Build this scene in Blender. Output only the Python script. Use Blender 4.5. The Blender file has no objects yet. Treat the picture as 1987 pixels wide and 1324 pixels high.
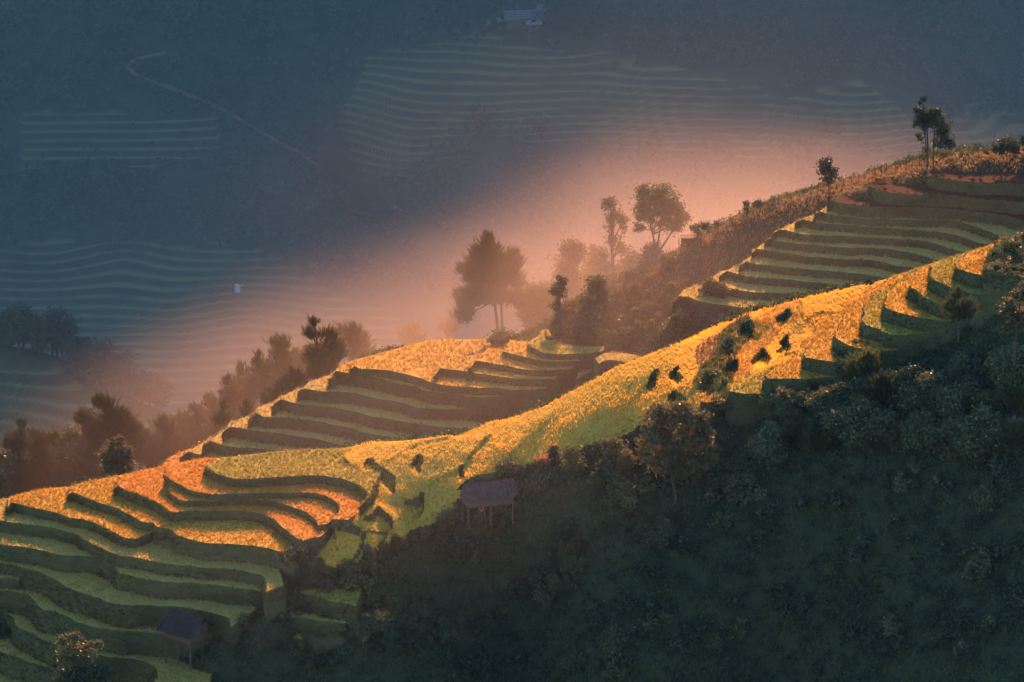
import bpy, math, random
import numpy as np
from mathutils.geometry import delaunay_2d_cdt
from mathutils import Vector
rng = np.random.default_rng(7); random.seed(7)
R = math.radians
scn = bpy.context.scene
COL = scn.collection
# ------------------------------------------------------------------ camera
CAMZ = 198.0; PITCH = 20.0; FPX = 11200.0
cam_d = bpy.data.cameras.new('camera'); cam = bpy.data.objects.new('camera', cam_d); COL.objects.link(cam)
cam.location = (0, 0, CAMZ); cam.rotation_euler = (R(90-PITCH), 0, 0)
cam_d.lens = 36*FPX/1987; cam_d.sensor_width = 36; cam_d.clip_start = 5; cam_d.clip_end = 9000
scn.camera = cam
# ------------------------------------------------------------------ sky, sun, exposure
SUN_EL, SUN_AZ = 22.5, 7.0          # degrees above the horizon; degrees right of the view axis, behind the ridge
world = bpy.data.worlds.new('World'); scn.world = world; world.use_nodes = True
wn = world.node_tree; bg = wn.nodes['Background']
sky = wn.nodes.new('ShaderNodeTexSky'); sky.sky_type = 'NISHITA'; sky.sun_disc = False
sky.sun_elevation = R(SUN_EL); sky.sun_rotation = R(SUN_AZ); sky.dust_density = 0.0; sky.ozone_density = 4.5; sky.air_density = 1.0
wn.links.new(sky.outputs[0], bg.inputs[0]); bg.inputs[1].default_value = 0.088
sun_d = bpy.data.lights.new('sun', 'SUN'); sun = bpy.data.objects.new('sun', sun_d); COL.objects.link(sun)
sun_d.energy = 4.4; sun_d.angle = R(0.5); sun_d.color = (1.0, 0.41, 0.165)
sdir = Vector((math.sin(R(SUN_AZ))*math.cos(R(SUN_EL)), math.cos(R(SUN_AZ))*math.cos(R(SUN_EL)), math.sin(R(SUN_EL))))
sun.rotation_euler = sdir.to_track_quat('Z', 'Y').to_euler()
HAZE_D = 0.000014; HAZE_COL = (0.50, 0.78, 0.95); HAZE_G = -0.5
VALLEY_D = 0.00053; VALLEY_COL = (0.44, 0.52, 0.48)
MIST_D = 0.0125; MIST_COL = (1.0, 0.82, 0.60); VEIL_D = 0.0035; FRONT_D = 0.0008
scn.view_settings.view_transform = 'Standard'; scn.view_settings.look = 'None'
scn.view_settings.exposure = 2.45; scn.view_settings.gamma = 1; scn.view_settings.use_curve_mapping = False
cy = scn.cycles
cy.use_denoising = True; cy.max_bounces = 6; cy.diffuse_bounces = 2; cy.glossy_bounces = 1
cy.transmission_bounces = 3; cy.volume_bounces = 1; cy.transparent_max_bounces = 8
cy.volume_step_rate = 1.0; cy.volume_max_steps = 128
# ------------------------------------------------------------------ pixel <-> place
sp, cp = math.sin(R(PITCH)), math.cos(R(PITCH))
def ray(px, py):
    u = (px-993.5)/FPX; v = (662-py)/FPX
    return np.array((u, cp+v*sp, -sp+v*cp))
def at_z(px, py, z):
    d = ray(px, py); t = (z-CAMZ)/d[2]; return np.array((d[0]*t, d[1]*t, z))
def at_d(px, py, dist):
    d = ray(px, py); t = dist/d[1]; return np.array((d[0]*t, dist, CAMZ+d[2]*t))
def to_px(P):
    P = np.atleast_2d(P); x = P[:,0]; y = P[:,1]; z = P[:,2]-CAMZ
    f = y*cp-z*sp; u = y*sp+z*cp
    return 993.5+FPX*x/f, 662-FPX*u/f
ZK = dict(A=(0,500,3.009), B=(0,880,2.982), C=(300,620,3.009), D=(540,860,3.009), E=(860,320,3.484), F=(1000,560,3.009),
  G=(1400,160,3.31), H=(1400,440,3.009), P1=(900,600,5.517), P2=(560,860,5.517), P3=(1200,560,5.517), P4=(1580,440,4.882),
  P7=(1600,160,5.134), P8=(0,1150,6.021), O=(0,0,1.0))
def pp(s):
    """parse 'KEY x,y x,y KEY x,y ...' into picture points"""
    out = []; k = 'O'
    for t in s.split():
        if ',' in t:
            x, y = t.split(','); a, b, c = ZK[k]; out.append((a+float(x)/c, b+float(y)/c))
        else: k = t
    return out
# ------------------------------------------------------------------ mesh helpers
def mesh_np(name, V, F, mats=(), mi=None, smooth=False):
    """V (n,3), F (m,k) constant-size faces"""
    V = np.asarray(V, np.float32); F = np.asarray(F, np.int32)
    me = bpy.data.meshes.new(name); n, k = F.shape
    me.vertices.add(len(V)); me.vertices.foreach_set('co', V.ravel())
    me.loops.add(n*k); me.loops.foreach_set('vertex_index', F.ravel())
    me.polygons.add(n); me.polygons.foreach_set('loop_start', np.arange(0, n*k, k, dtype=np.int32))
    me.update(calc_edges=True)
    if smooth: me.polygons.foreach_set('use_smooth', np.ones(n, bool))
    for m in mats: me.materials.append(m)
    if mi is not None: me.polygons.foreach_set('material_index', np.asarray(mi, np.int32))
    return me
def obj(name, me, parent=None, loc=None):
    o = bpy.data.objects.new(name, me); COL.objects.link(o)
    if parent is not None: o.parent = parent
    if loc is not None: o.location = loc
    return o
def tag(o, label=None, cat=None, group=None, kind=None):
    if label: o['label'] = label
    if cat: o['category'] = cat
    if group: o['group'] = group
    if kind: o['kind'] = kind
    return o
class MB:
    """collects triangles/quads as lists"""
    def __init__(s): s.v = []; s.f = []
    def quad(s, a, b, c, d):
        n = len(s.v); s.v += [tuple(a), tuple(b), tuple(c), tuple(d)]; s.f.append((n, n+1, n+2, n+3))
    def box(s, x0, y0, z0, x1, y1, z1, M=None):
        n = len(s.v)
        P = [(x0,y0,z0),(x1,y0,z0),(x1,y1,z0),(x0,y1,z0),(x0,y0,z1),(x1,y0,z1),(x1,y1,z1),(x0,y1,z1)]
        if M is not None: P = [M(p) for p in P]
        s.v += P
        s.f += [tuple(n+i for i in q) for q in ((0,3,2,1),(4,5,6,7),(0,1,5,4),(1,2,6,5),(2,3,7,6),(3,0,4,7))]
    def tube(s, pts, rad, seg=6):
        pts = [np.array(p, float) for p in pts]; n0 = len(s.v)
        for i, p in enumerate(pts):
            a = pts[max(i-1, 0)]; b = pts[min(i+1, len(pts)-1)]; t = b-a; t /= max(np.linalg.norm(t), 1e-6)
            u = np.cross(t, (0.3, 1, 0.1)); u /= max(np.linalg.norm(u), 1e-6); w = np.cross(t, u)
            for k in range(seg):
                an = 2*math.pi*k/seg; s.v.append(tuple(p+rad[i]*(math.cos(an)*u+math.sin(an)*w)))
        for i in range(len(pts)-1):
            for k in range(seg):
                k2 = (k+1) % seg
                s.f.append((n0+i*seg+k, n0+i*seg+k2, n0+(i+1)*seg+k2, n0+(i+1)*seg+k))
        return s
    def mesh(s, name, mat, smooth=False):
        me = bpy.data.meshes.new(name); me.from_pydata([tuple(map(float, p)) for p in s.v], [], s.f); me.materials.append(mat)
        if smooth: me.polygons.foreach_set('use_smooth', np.ones(len(me.polygons), bool))
        return me
# ------------------------------------------------------------------ materials
def newmat(name):
    m = bpy.data.materials.new(name); m.use_nodes = True; nt = m.node_tree; nt.nodes.clear()
    return m, nt, nt.nodes.new('ShaderNodeOutputMaterial')
def ramp_noise(nt, cols, scale, detail=3, rough=.6, coord='pos', stretch=None):
    geo = nt.nodes.new('ShaderNodeNewGeometry') if coord == 'pos' else nt.nodes.new('ShaderNodeTexCoord')
    src = geo.outputs['Position'] if coord == 'pos' else geo.outputs['Object']
    if stretch:
        mp = nt.nodes.new('ShaderNodeMapping'); mp.inputs['Scale'].default_value = stretch
        nt.links.new(src, mp.inputs['Vector']); src = mp.outputs[0]
    no = nt.nodes.new('ShaderNodeTexNoise'); no.inputs['Scale'].default_value = scale
    no.inputs['Detail'].default_value = detail; no.inputs['Roughness'].default_value = rough
    nt.links.new(src, no.inputs['Vector'])
    cr = nt.nodes.new('ShaderNodeValToRGB'); e = cr.color_ramp.elements
    n = len(cols); e[0].position = .3; e[1].position = .7
    e[0].color = (*cols[0], 1); e[1].color = (*cols[-1], 1)
    for i in range(1, n-1):
        q = e.new(.3+.4*i/(n-1)); q.color = (*cols[i], 1)
    nt.links.new(no.outputs['Fac'], cr.inputs[0])
    return cr.outputs[0], no.outputs['Fac'], src
def leafmat(name, cols, scale=1.3, transl=.45, gloss=0.0, tcol=1.0):
    m, nt, out = newmat(name); c, _, _ = ramp_noise(nt, cols, scale, 4, .7)
    d = nt.nodes.new('ShaderNodeBsdfDiffuse'); t = nt.nodes.new('ShaderNodeBsdfTranslucent'); mx = nt.nodes.new('ShaderNodeMixShader')
    mx.inputs[0].default_value = transl
    nt.links.new(c, d.inputs[0]); nt.links.new(c, t.inputs[0]); nt.links.new(d.outputs[0], mx.inputs[1]); nt.links.new(t.outputs[0], mx.inputs[2])
    s = mx
    if gloss:
        g = nt.nodes.new('ShaderNodeBsdfGlossy'); g.inputs['Roughness'].default_value = .42; g.inputs['Color'].default_value = (.8,.8,.8,1)
        m2 = nt.nodes.new('ShaderNodeMixShader'); m2.inputs[0].default_value = gloss
        nt.links.new(mx.outputs[0], m2.inputs[1]); nt.links.new(g.outputs[0], m2.inputs[2]); s = m2
    nt.links.new(s.outputs[0], out.inputs[0]); return m
def solidmat(name, cols, scale=2, bump=0.0, rough=.9, stretch=None, coord='pos'):
    m, nt, out = newmat(name); c, f, src = ramp_noise(nt, cols, scale, 5, .65, coord, stretch)
    b = nt.nodes.new('ShaderNodeBsdfPrincipled'); b.inputs['Roughness'].default_value = rough; b.inputs['Specular IOR Level'].default_value = .04
    nt.links.new(c, b.inputs['Base Color'])
    if bump:
        bp = nt.nodes.new('ShaderNodeBump'); bp.inputs['Strength'].default_value = 1; bp.inputs['Distance'].default_value = bump
        nt.links.new(f, bp.inputs['Height']); nt.links.new(bp.outputs[0], b.inputs['Normal'])
    nt.links.new(b.outputs[0], out.inputs[0]); return m
RICE = dict(
  ripe=leafmat('ripe_rice', [(.30,.125,.02),(.46,.23,.038),(.38,.17,.028)], 2.2, .5),
  gold=leafmat('golden_rice', [(.23,.14,.022),(.37,.22,.036),(.30,.175,.028)], 2.2, .5),
  green=leafmat('greenish_rice', [(.15,.145,.03),(.25,.215,.045),(.20,.18,.036)], 2.2, .5),
  slope=leafmat('sunlit_tone_slope_rice', [(.50,.27,.03),(.74,.43,.05),(.62,.34,.04)], 2.2, .7),  # golden rice with sunlight put into the colour, as the slope is lit at a graze
  shade=leafmat('shade_tone_rice', [(.24,.19,.045),(.46,.34,.085),(.34,.26,.062)], 1.8, .42))  # shaded look of the treads put into the rice colour
RICE_B = dict(
  ripe=solidmat('ripe_rice_bed', [(.30,.14,.03),(.46,.25,.05)], 6, .12),
  gold=solidmat('golden_rice_bed', [(.30,.19,.03),(.48,.31,.05)], 6, .12),
  green=solidmat('greenish_rice_bed', [(.16,.17,.03),(.34,.28,.05)], 6, .12),
  shade=solidmat('shade_tone_rice_bed', [(.22,.19,.05),(.38,.30,.08)], 6, .12))  # last entry: bed colour carries the same shaded-tread look
SOIL = solidmat('ploughed_soil', [(.014,.009,.007),(.034,.018,.012),(.055,.03,.02)], 1.6, .25, 1.0, (1, 3, 1))
BANK = solidmat('terrace_bank', [(.035,.048,.022),(.085,.085,.035),(.06,.068,.028)], 2.5, .3)
GRASS = leafmat('bank_grass', [(.04,.065,.025),(.12,.125,.04),(.07,.085,.03)], 1.4, .4)
DRYGRASS = leafmat('dry_grass', [(.12,.08,.035),(.30,.19,.08),(.18,.12,.05)], .8, .4)
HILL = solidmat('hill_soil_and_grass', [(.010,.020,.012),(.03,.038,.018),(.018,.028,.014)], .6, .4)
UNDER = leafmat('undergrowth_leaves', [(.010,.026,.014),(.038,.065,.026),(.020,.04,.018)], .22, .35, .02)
LEAF = dict(
  dark=leafmat('dark_leaves', [(.018,.036,.016),(.05,.07,.027)], .5, .35, .03),
  mid=leafmat('broad_leaves', [(.045,.07,.025),(.10,.11,.035)], .7, .4, .03),
  rim=leafmat('lit_rim_leaves', [(.045,.06,.022),(.12,.105,.035)], 1.0, .5, .03),  # rim: brighter leaf tone stands in for sunlit crown edges
  pine=leafmat('pine_needles', [(.035,.05,.02),(.08,.09,.03)], 1.0, .3, .05))
BARK = solidmat('bark', [(.035,.025,.02),(.09,.065,.05)], 5, .05)
WOOD = solidmat('weathered_wood', [(.055,.04,.032),(.13,.095,.075)], 3, .03, .8, (1, 1, 8))
TIN = solidmat('fibre_cement_sheet', [(.035,.025,.02),(.085,.065,.05)], 1.5, .01, .7)
DARKIN = solidmat('dark_boards', [(.025,.02,.02),(.05,.04,.035)], 3, .02)
# ------------------------------------------------------------------ smooth surfaces (thin plate)
class Plate:
    def __init__(s, P, lam=0.3):
        P = np.array(P, float); s.S = 30.0; s.c = P[:, :2].mean(0)
        X = (P[:, :2]-s.c)/s.S; n = len(X); s.X = X
        K = s.k(X, X)+np.eye(n)*lam/100; Q = np.c_[np.ones(n), X]
        A = np.block([[K, Q], [Q.T, np.zeros((3, 3))]]); b = np.r_[P[:, 2], 0, 0, 0]
        s.w = np.linalg.lstsq(A, b, rcond=None)[0]
    def k(s, A, B):
        r2 = ((A[:, None, :]-B[None, :, :])**2).sum(2)+1e-9
        return .5*r2*np.log(r2)
    def __call__(s, x, y):
        x = np.asarray(x, float); y = np.asarray(y, float); sh = x.shape
        Q = (np.c_[x.ravel(), y.ravel()]-s.c)/s.S; out = np.empty(len(Q))
        for i in range(0, len(Q), 20000):
            q = Q[i:i+20000]; out[i:i+20000] = s.k(q, s.X)@s.w[:-3]+np.c_[np.ones(len(q)), q]@s.w[-3:]
        return out.reshape(sh)
def vnoise(x, y, s, seed=0):
    """smooth value noise, numpy"""
    x = np.asarray(x, float)/s+seed*17.3; y = np.asarray(y, float)/s-seed*9.1
    xi = np.floor(x).astype(np.int64); yi = np.floor(y).astype(np.int64); fx = x-xi; fy = y-yi
    fx = fx*fx*(3-2*fx); fy = fy*fy*(3-2*fy)
    def h(a, b):
        n = (a*374761393+b*668265263+seed*1442695041) & 0x7fffffff
        n = ((n ^ (n >> 13))*1274126177) & 0x7fffffff
        return (n & 0xffff)/65535.0
    return (h(xi, yi)*(1-fx)+h(xi+1, yi)*fx)*(1-fy)+(h(xi, yi+1)*(1-fx)+h(xi+1, yi+1)*fx)*fy-.5
def fbm(x, y, s, o=4, seed=0):
    return sum(vnoise(x, y, s/2**i, seed+i)/2**i for i in range(o))
def inpoly(x, y, P):
    x = np.asarray(x); y = np.asarray(y); ins = np.zeros(x.shape, bool); n = len(P)
    for i in range(n):
        x1, y1 = P[i][:2]; x2, y2 = P[(i+1) % n][:2]
        if y1 == y2: continue
        c = ((y1 > y) != (y2 > y)) & (x < (x2-x1)*(y-y1)/(y2-y1)+x1); ins ^= c
    return ins
# ------------------------------------------------------------------ terrace data: level, riser, kind, lip (left to right), outline behind
# (name group, z, riser, rice, lip, back)
TER = []
def ter(g, z, dz, kind, lip, back, cols=None): TER.append(dict(g=g, z=z, dz=dz, kind=kind, lip=pp(lip), back=pp(back)))
# lower left bowl of the front spur, top to bottom
ter('front', 0.0, .8, 'green', 'C 300,862 350,900 420,920 500,927 640,925 800,920 950,915 1080,930 1170,955 1225,990 1248,1030 1215,1075 1190,1095',
    'C 1262,1010 1285,950 1330,880 1370,800 1370,775 1300,748 1000,757 740,770 520,795 370,818')
ter('front', -.8, .55, 'ripe', 'C 55,912 100,940 150,965 220,1000 330,1020 420,1016 650,1010 800,1010 950,1022 1040,1055 1082,1100 1075,1140 1040,1170',
    'C 1130,1170 1250,1080 1300,950 1200,850 600,820 370,812 200,838 120,858 75,872')
ter('front', -1.35, .55, 'ripe', 'C 93,980 100,1010 130,1040 180,1062 260,1062 420,1050 560,1050 700,1065 850,1105 915,1138 948,1172 950,1200',
    'C 1010,1190 1080,1130 1000,1040 800,1000 400,1000 230,985 150,965')
ter('front', -1.9, .9, 'ripe', 'B 655,200 680,188 740,212 850,252 930,300 965,335 1010,346 1150,336 1300,331 1450,341 1550,362 1620,420 1690,470 1765,500',
    'B 1860,480 1920,420 1980,380 1900,230 1400,100 1200,30 1000,60 850,90 740,125 700,140')
ter('front', -2.8, .9, 'gold', 'B 385,240 405,225 470,250 600,290 700,322 770,362 830,400 885,402 900,420 1000,448 1080,488 1180,518 1350,528 1480,533 1600,568 1690,592',
    'B 1790,540 1900,440 1700,300 1200,200 900,90 720,125 600,145 480,170 410,197')
ter('front', -3.6, 1.0, 'gold', 'B 35,310 60,285 150,300 300,338 420,368 550,400 640,438 700,478 780,490 850,470 900,440',
    'B 1100,380 900,250 700,180 500,168 410,194 350,195 250,203 150,228 50,258')
ter('front', -4.5, 1.05, 'shade', 'B -160,375 0,395 130,405 300,425 430,460 520,510 600,560 700,590 800,610 900,630 1050,650 1250,665 1400,680 1500,710 1530,745 1540,800',
    'B 1640,760 1620,690 1600,560 1300,440 800,330 300,230 150,232 50,262 0,275 -160,300')
ter('front', -5.6, 1.55, 'shade', 'B -160,500 0,525 150,545 300,570 400,590 480,590 560,605 640,640 700,690 800,710 950,745 1150,755 1350,770 1440,785 1490,800',
    'B 1530,740 1500,600 1000,480 500,350 -160,300')
ter('front', -7.2, 2.0, 'shade', 'B -160,610 0,635 150,665 250,690 330,730 450,800 600,850 750,880 900,885 1000,890 1120,905 1300,945 1330,1000',
    'B 1480,900 1500,700 1200,620 500,470 -160,420')
ter('front', -8.3, 1.0, 'shade', 'B -160,725 0,727 70,730 112,735 125,715', 'B 160,690 150,600 -160,550')
ter('front', -9.3, 2.1, 'shade', 'B -160,790 0,800 60,800 150,810 200,850 230,890 330,910 400,950 450,985 600,1010 750,1030 980,1045 1080,1060 1150,1090',
    'B 1350,1000 1330,850 900,760 400,650 -160,600')
ter('front', -11.5, 2.05, 'shade', 'B -160,915 0,930 70,940 95,990 130,1020 220,1060 300,1100 450,1150 650,1175 800,1195 870,1220 920,1290 905,1360 940,1500',
    'B 1200,1400 1250,1100 900,950 400,820 -160,760')
ter('front', -13.6, 2.1, 'shade', 'B -160,1070 0,1150 60,1170 150,1205 250,1235 400,1270 620,1285 760,1330 800,1500',
    'B 1000,1400 900,1150 500,1000 0,900 -160,880')
ter('front', -15.8, 2.4, 'shade', 'B -160,1310 0,1330 200,1400 500,1480 700,1600', 'B 900,1400 500,1150 0,1050 -160,1030')
ter('front', -6.0, 1.2, 'green', 'B 1690,700 1700,770 1760,810 1900,850 2060,880', 'B 2100,760 1960,690 1800,660 1720,660')
ter('front', -7.6, 1.2, 'shade', 'B 1540,790 1580,900 1650,935 1800,960 1990,985', 'B 2060,880 1800,800 1700,720 1600,690 1530,740')
ter('front', -9.2, 1.3, 'shade', 'B 1370,940 1400,1000 1480,1030 1600,1060 1750,1075', 'B 1700,960 1600,880 1560,780 1440,790 1390,880')
# right-hand crescents
def lipR(z, kind, lip, back, dz=1.2): ter('crescent', z, dz, kind, lip, back)
lipR(7.9, 'gold', 'P3 880,1225 960,1235 1050,1205 1120,1170 1190,1110', 'P3 1250,1080 1280,1000 1180,1050 1000,1150')
lipR(9.2, 'green', 'P3 1195,1100 1300,1117 1490,1117 1700,1117 1900,1117', 'P3 1900,950 1700,880 1620,870 1400,950 1220,1050', 1.4)
lipR(10.6, 'gold', 'O 1700,548 1640,590 1580,640 1540,688 1486,727 1516,733 1566,735 1646,730 1700,728', 'O 1760,690 1780,600 1760,530')
lipR(11.85, 'gold', 'O 1725,541 1690,562 1640,602 1590,652 1559,690 1575,697 1600,701 1632,703 1700,698 1760,690', 'O 1830,640 1830,560 1790,521')
lipR(13.1, 'gold', 'O 1741,536 1700,560 1654,589 1630,631 1618,653 1627,661 1648,669 1672,676 1703,680 1740,678 1780,672', 'O 1850,620 1850,560 1815,515')
lipR(14.35, 'green', 'O 1766,528 1740,549 1688,584 1678,606 1670,620 1682,630 1697,637 1723,647 1754,651 1811,647 1850,640', 'O 1900,590 1890,540 1830,505')
lipR(15.6, 'gold', 'O 1795,521 1770,532 1741,553 1721,571 1718,590 1727,602 1744,608 1764,614 1795,618 1846,620 1900,618', 'O 1940,570 1930,520 1850,499')
lipR(16.85, 'gold', 'O 1811,517 1797,523 1777,541 1767,554 1775,563 1787,573 1801,581 1822,589 1834,591.5 1916,592 1960,592', 'O 1990,550 1950,500 1871,492')
lipR(18.1, 'green', 'O 1828,505 1812,520 1806,535 1815,544 1832,551.5 1850,557 1867,563 1897,571 1940,574 1990,574', 'O 2030,530 1990,480 1900,482')
lipR(19.35, 'gold', 'O 1875,492 1864,503 1858,517 1873,526 1891,532 1916,537 1930,542 1955,546.5 2010,552', 'O 2060,510 2030,470 1960,464 1932,472')
lipR(20.6, 'under', 'O 1932,471 1920,490 1910,510 1916,522 1949,530 1969,536 2030,545', 'O 2090,500 2060,440 1987,452')
# ridge behind, left stack
def lipU(z, kind, lip, back, dz=1.2): ter('middle', z, dz, kind, lip, back)
lipU(-13.35, 'green', 'P1 870,215 800,310 690,382 760,420 860,465 1000,477 1200,482 1340,470 1500,450', 'P1 1500,405 1200,398 1000,372 860,315 870,260', .65)
lipU(-13.95, 'gold', 'P1 430,462 520,487 620,502 700,522 820,550 950,560 1100,560 1240,552', 'P1 1400,450 1000,350 900,215 840,215 800,280 700,345 590,345 500,385', .65)
lipU(-14.55, 'gold', 'P1 40,640 105,545 200,560 330,585 480,605 600,635 800,650 1000,650 1150,635', 'P1 1300,540 900,430 500,330 430,430 260,420 180,500', .65)
lipU(-15.2, 'gold', 'C 1640,330 1660,285 P1 150,690 300,715 500,740 700,750 970,745', 'P1 1100,640 600,500 300,420 C 1900,200 1760,230 1690,262', .8)
lipU(-16.0, 'gold', 'C 1145,290 1165,275 1200,292 1350,302 1480,322 1600,360 1700,385 P1 0,830 150,840 400,860 600,865 830,860 900,850',
     'P1 900,700 300,450 C 1960,115 1800,118 1700,113 1600,123 1500,148 1300,203 1180,235', .9)
lipU(-16.8, 'gold', 'C 1020,345 1040,318 1060,300 1200,330 1350,357 1500,390 1600,418 1800,440 P1 0,935 200,945 430,945 520,935',
     'P1 600,750 C 1900,200 1500,150 1300,205 1150,240 1080,270')
lipU(-18.1, 'shade', 'C 840,420 870,400 950,415 1100,422 1250,450 1400,480 1500,505 1600,520 1780,527 1850,520', 'C 1900,420 1700,300 1300,240 1060,300 1030,322 900,370')
lipU(-19.3, 'shade', 'C 690,510 730,462 850,498 1000,512 1150,536 1300,570 1490,605 1650,620 1800,637 1900,640', 'C 1950,520 1700,420 1200,340 1000,330 860,400 780,430')
lipU(-20.5, 'shade', 'C 548,580 590,545 650,572 800,580 900,590 1050,615 1200,650 1350,685 1450,705 1700,730', 'C 1900,640 1700,560 1200,450 900,400 740,450 700,485 620,515')
lipU(-21.7, 'shade', 'C 408,660 440,630 540,642 600,655 750,670 900,690 1050,720 1130,735 1400,770', 'C 1600,700 1300,600 900,500 700,480 600,520 560,565 500,580')
lipU(-22.9, 'shade', 'C 275,740 310,712 370,727 450,740 600,755 700,765 1000,800', 'C 1200,740 900,660 600,560 500,580 440,600 420,630')
lipU(-24.1, 'shade', 'C 150,810 180,772 230,790 300,800 370,805 600,830', 'C 900,800 700,720 500,620 400,635 300,705')
lipU(-25.2, 'ripe', 'C 30,870 50,850 90,865 160,868 300,870', 'C 500,850 400,760 300,710 190,758 100,800')
for zz, l, b in ((-13.6, 'P1 1440,590 1500,555 1600,545 1720,560 1850,600 1950,620', 'P1 1980,520 1700,470 1500,470 1400,520'),
                 (-15.2, 'P1 1200,740 1290,690 1400,680 1500,695 1640,720', 'P1 1700,640 1500,620 1350,620 1220,680'),
                 (-17.0, 'P1 960,900 1050,850 1150,838 1300,860', 'P1 1400,780 1200,780 1000,820'),
                 (-19.0, 'P1 680,1060 760,990 850,975 1000,995', 'P1 1050,900 850,900 720,960')):
    ter('middle', zz, 1.2, 'shade', l, b)
# ridge behind, right-hand stack
def lipW(z, kind, lip, back, dz=.8): ter('upper', z, dz, kind, lip, back)
lipW(2.6, 'soil', 'P7 1010,920 1060,935 1180,955 1300,975 1450,985 1600,995 1987,1010 2300,1020', 'P7 2300,800 1900,800 1700,840 1500,842 1250,850 1100,865', 1.3)
lipW(1.3, 'soil', 'P7 560,960 600,945 700,960 P7 440,1018 470,1040 560,1070 650,1090 750,1105 G 1200,720 1300,722 1500,735 1700,750 1943,770 2200,790', 'G 2200,640 1600,600 1300,600 1150,610 1050,630 960,655', 1.3)
lipW(0.0, 'soil', 'G 700,765 730,757 790,775 900,790 1060,800 1250,806 1450,820 1650,830 1800,850 1900,880 2100,900', 'G 2200,800 1900,760 1500,700 1100,680 930,655 860,680 800,720', 1.2)
lipW(-1.2, 'shade', 'G 600,850 640,832 700,850 850,866 1000,875 1200,882 1400,890 1550,905 1700,950 1800,990 1900,1010', 'G 2100,900 1900,840 1500,790 1000,770 750,765 690,790', .8)
lipW(-2.0, 'shade', 'G 470,905 500,880 540,885 650,905 800,920 950,926 1150,940 1350,957 1500,982 1620,1020 1740,1045', 'G 1900,1000 1800,900 1400,850 1000,830 700,830 560,865')
lipW(-2.8, 'shade', 'G 340,970 370,945 420,950 500,970 700,990 850,992 1050,1000 1250,1012 1400,1042 1520,1080 1580,1100', 'G 1750,1050 1600,960 1200,900 800,880 500,885 420,925')
lipW(-3.6, 'shade', 'G 280,1020 310,995 350,1010 450,1030 650,1050 850,1060 1050,1075 1250,1102 1400,1146', 'G 1560,1100 1400,1010 1000,960 600,940 400,950 350,975')
lipW(-4.4, 'shade', 'G 190,1095 220,1070 280,1078 400,1100 600,1120 800,1132 1000,1147 1150,1180 1290,1200', 'G 1400,1150 1200,1060 800,1020 400,1010 300,1020 250,1050')
lipW(-5.2, 'shade', 'G 110,1175 150,1148 200,1160 300,1176 500,1196 700,1212 900,1232 1080,1265', 'G 1250,1200 1000,1120 500,1070 250,1070 200,1110')
lipW(-6.0, 'shade', 'G -20,1240 20,1212 100,1230 200,1245 400,1266 700,1292 900,1310', 'G 1100,1260 800,1170 300,1130 160,1140 80,1180')
lipW(-6.8, 'shade', 'H -100,340 -60,330 0,345 150,376 400,392 650,398', 'H 800,330 500,290 100,240 0,260 -60,300')
lipW(-7.6, 'shade', 'F 920,75 960,45 1010,48 1100,80 1200,95 1300,107 1450,127 1560,140', 'F 1700,60 1300,20 1050,-20 980,10')
# ------------------------------------------------------------------ hill surface under everything near
def catmull(P, step):
    P = np.array(P, float); out = []
    for i in range(len(P)-1):
        p0 = P[max(i-1, 0)]; p1 = P[i]; p2 = P[i+1]; p3 = P[min(i+2, len(P)-1)]
        n = max(1, int(np.linalg.norm(p2-p1)/step))
        for k in range(n):
            t = k/n; out.append(.5*((2*p1)+(-p0+p2)*t+(2*p0-5*p1+4*p2-p3)*t*t+(-p0+3*p1-3*p2+p3)*t**3))
    out.append(P[-1]); return np.array(out)
ctl = []; TER_DONE = []
for t in TER:
    t['lipw'] = catmull([at_z(x, y, t['z'])[:2] for x, y in t['lip']], .55)
    t['backw'] = np.array([at_z(x, y, t['z'])[:2] for x, y in t['back']])
    P = np.vstack([t['lipw'], t['backw']])
    # light wobble so that no edge is a clean spline
    P[:len(t['lipw'])] += np.c_[fbm(P[:len(t['lipw']), 0], P[:len(t['lipw']), 1], 2.2, 3, 3), fbm(P[:len(t['lipw']), 0], P[:len(t['lipw']), 1], 2.2, 3, 9)]*.45
    ar = .5*np.sum(P[:, 0]*np.roll(P[:, 1], -1)-np.roll(P[:, 0], -1)*P[:, 1])
    t['nlip'] = len(t['lipw']); t['ccw'] = ar > 0; t['poly'] = P
    L = t['lipw']; last = None; big = len(TER_DONE) > 2 and t['g'] in ('front', 'crescent', 'middle') and t['dz'] > .7
    for p in L[::3]:
        if len(TER_DONE) < 3 and np.linalg.norm(p-L[-1]) < 5: continue
        if big and np.linalg.norm(p-L[-1]) < 3.5: continue
        if last is None or np.linalg.norm(p-last) > 4:
            ctl.append((p[0], p[1], t['z']-t['dz']-.75)); last = p
    if big: ctl.append((L[-1][0], L[-1][1], t['z']-.7))
    TER_DONE.append(1)
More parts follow.
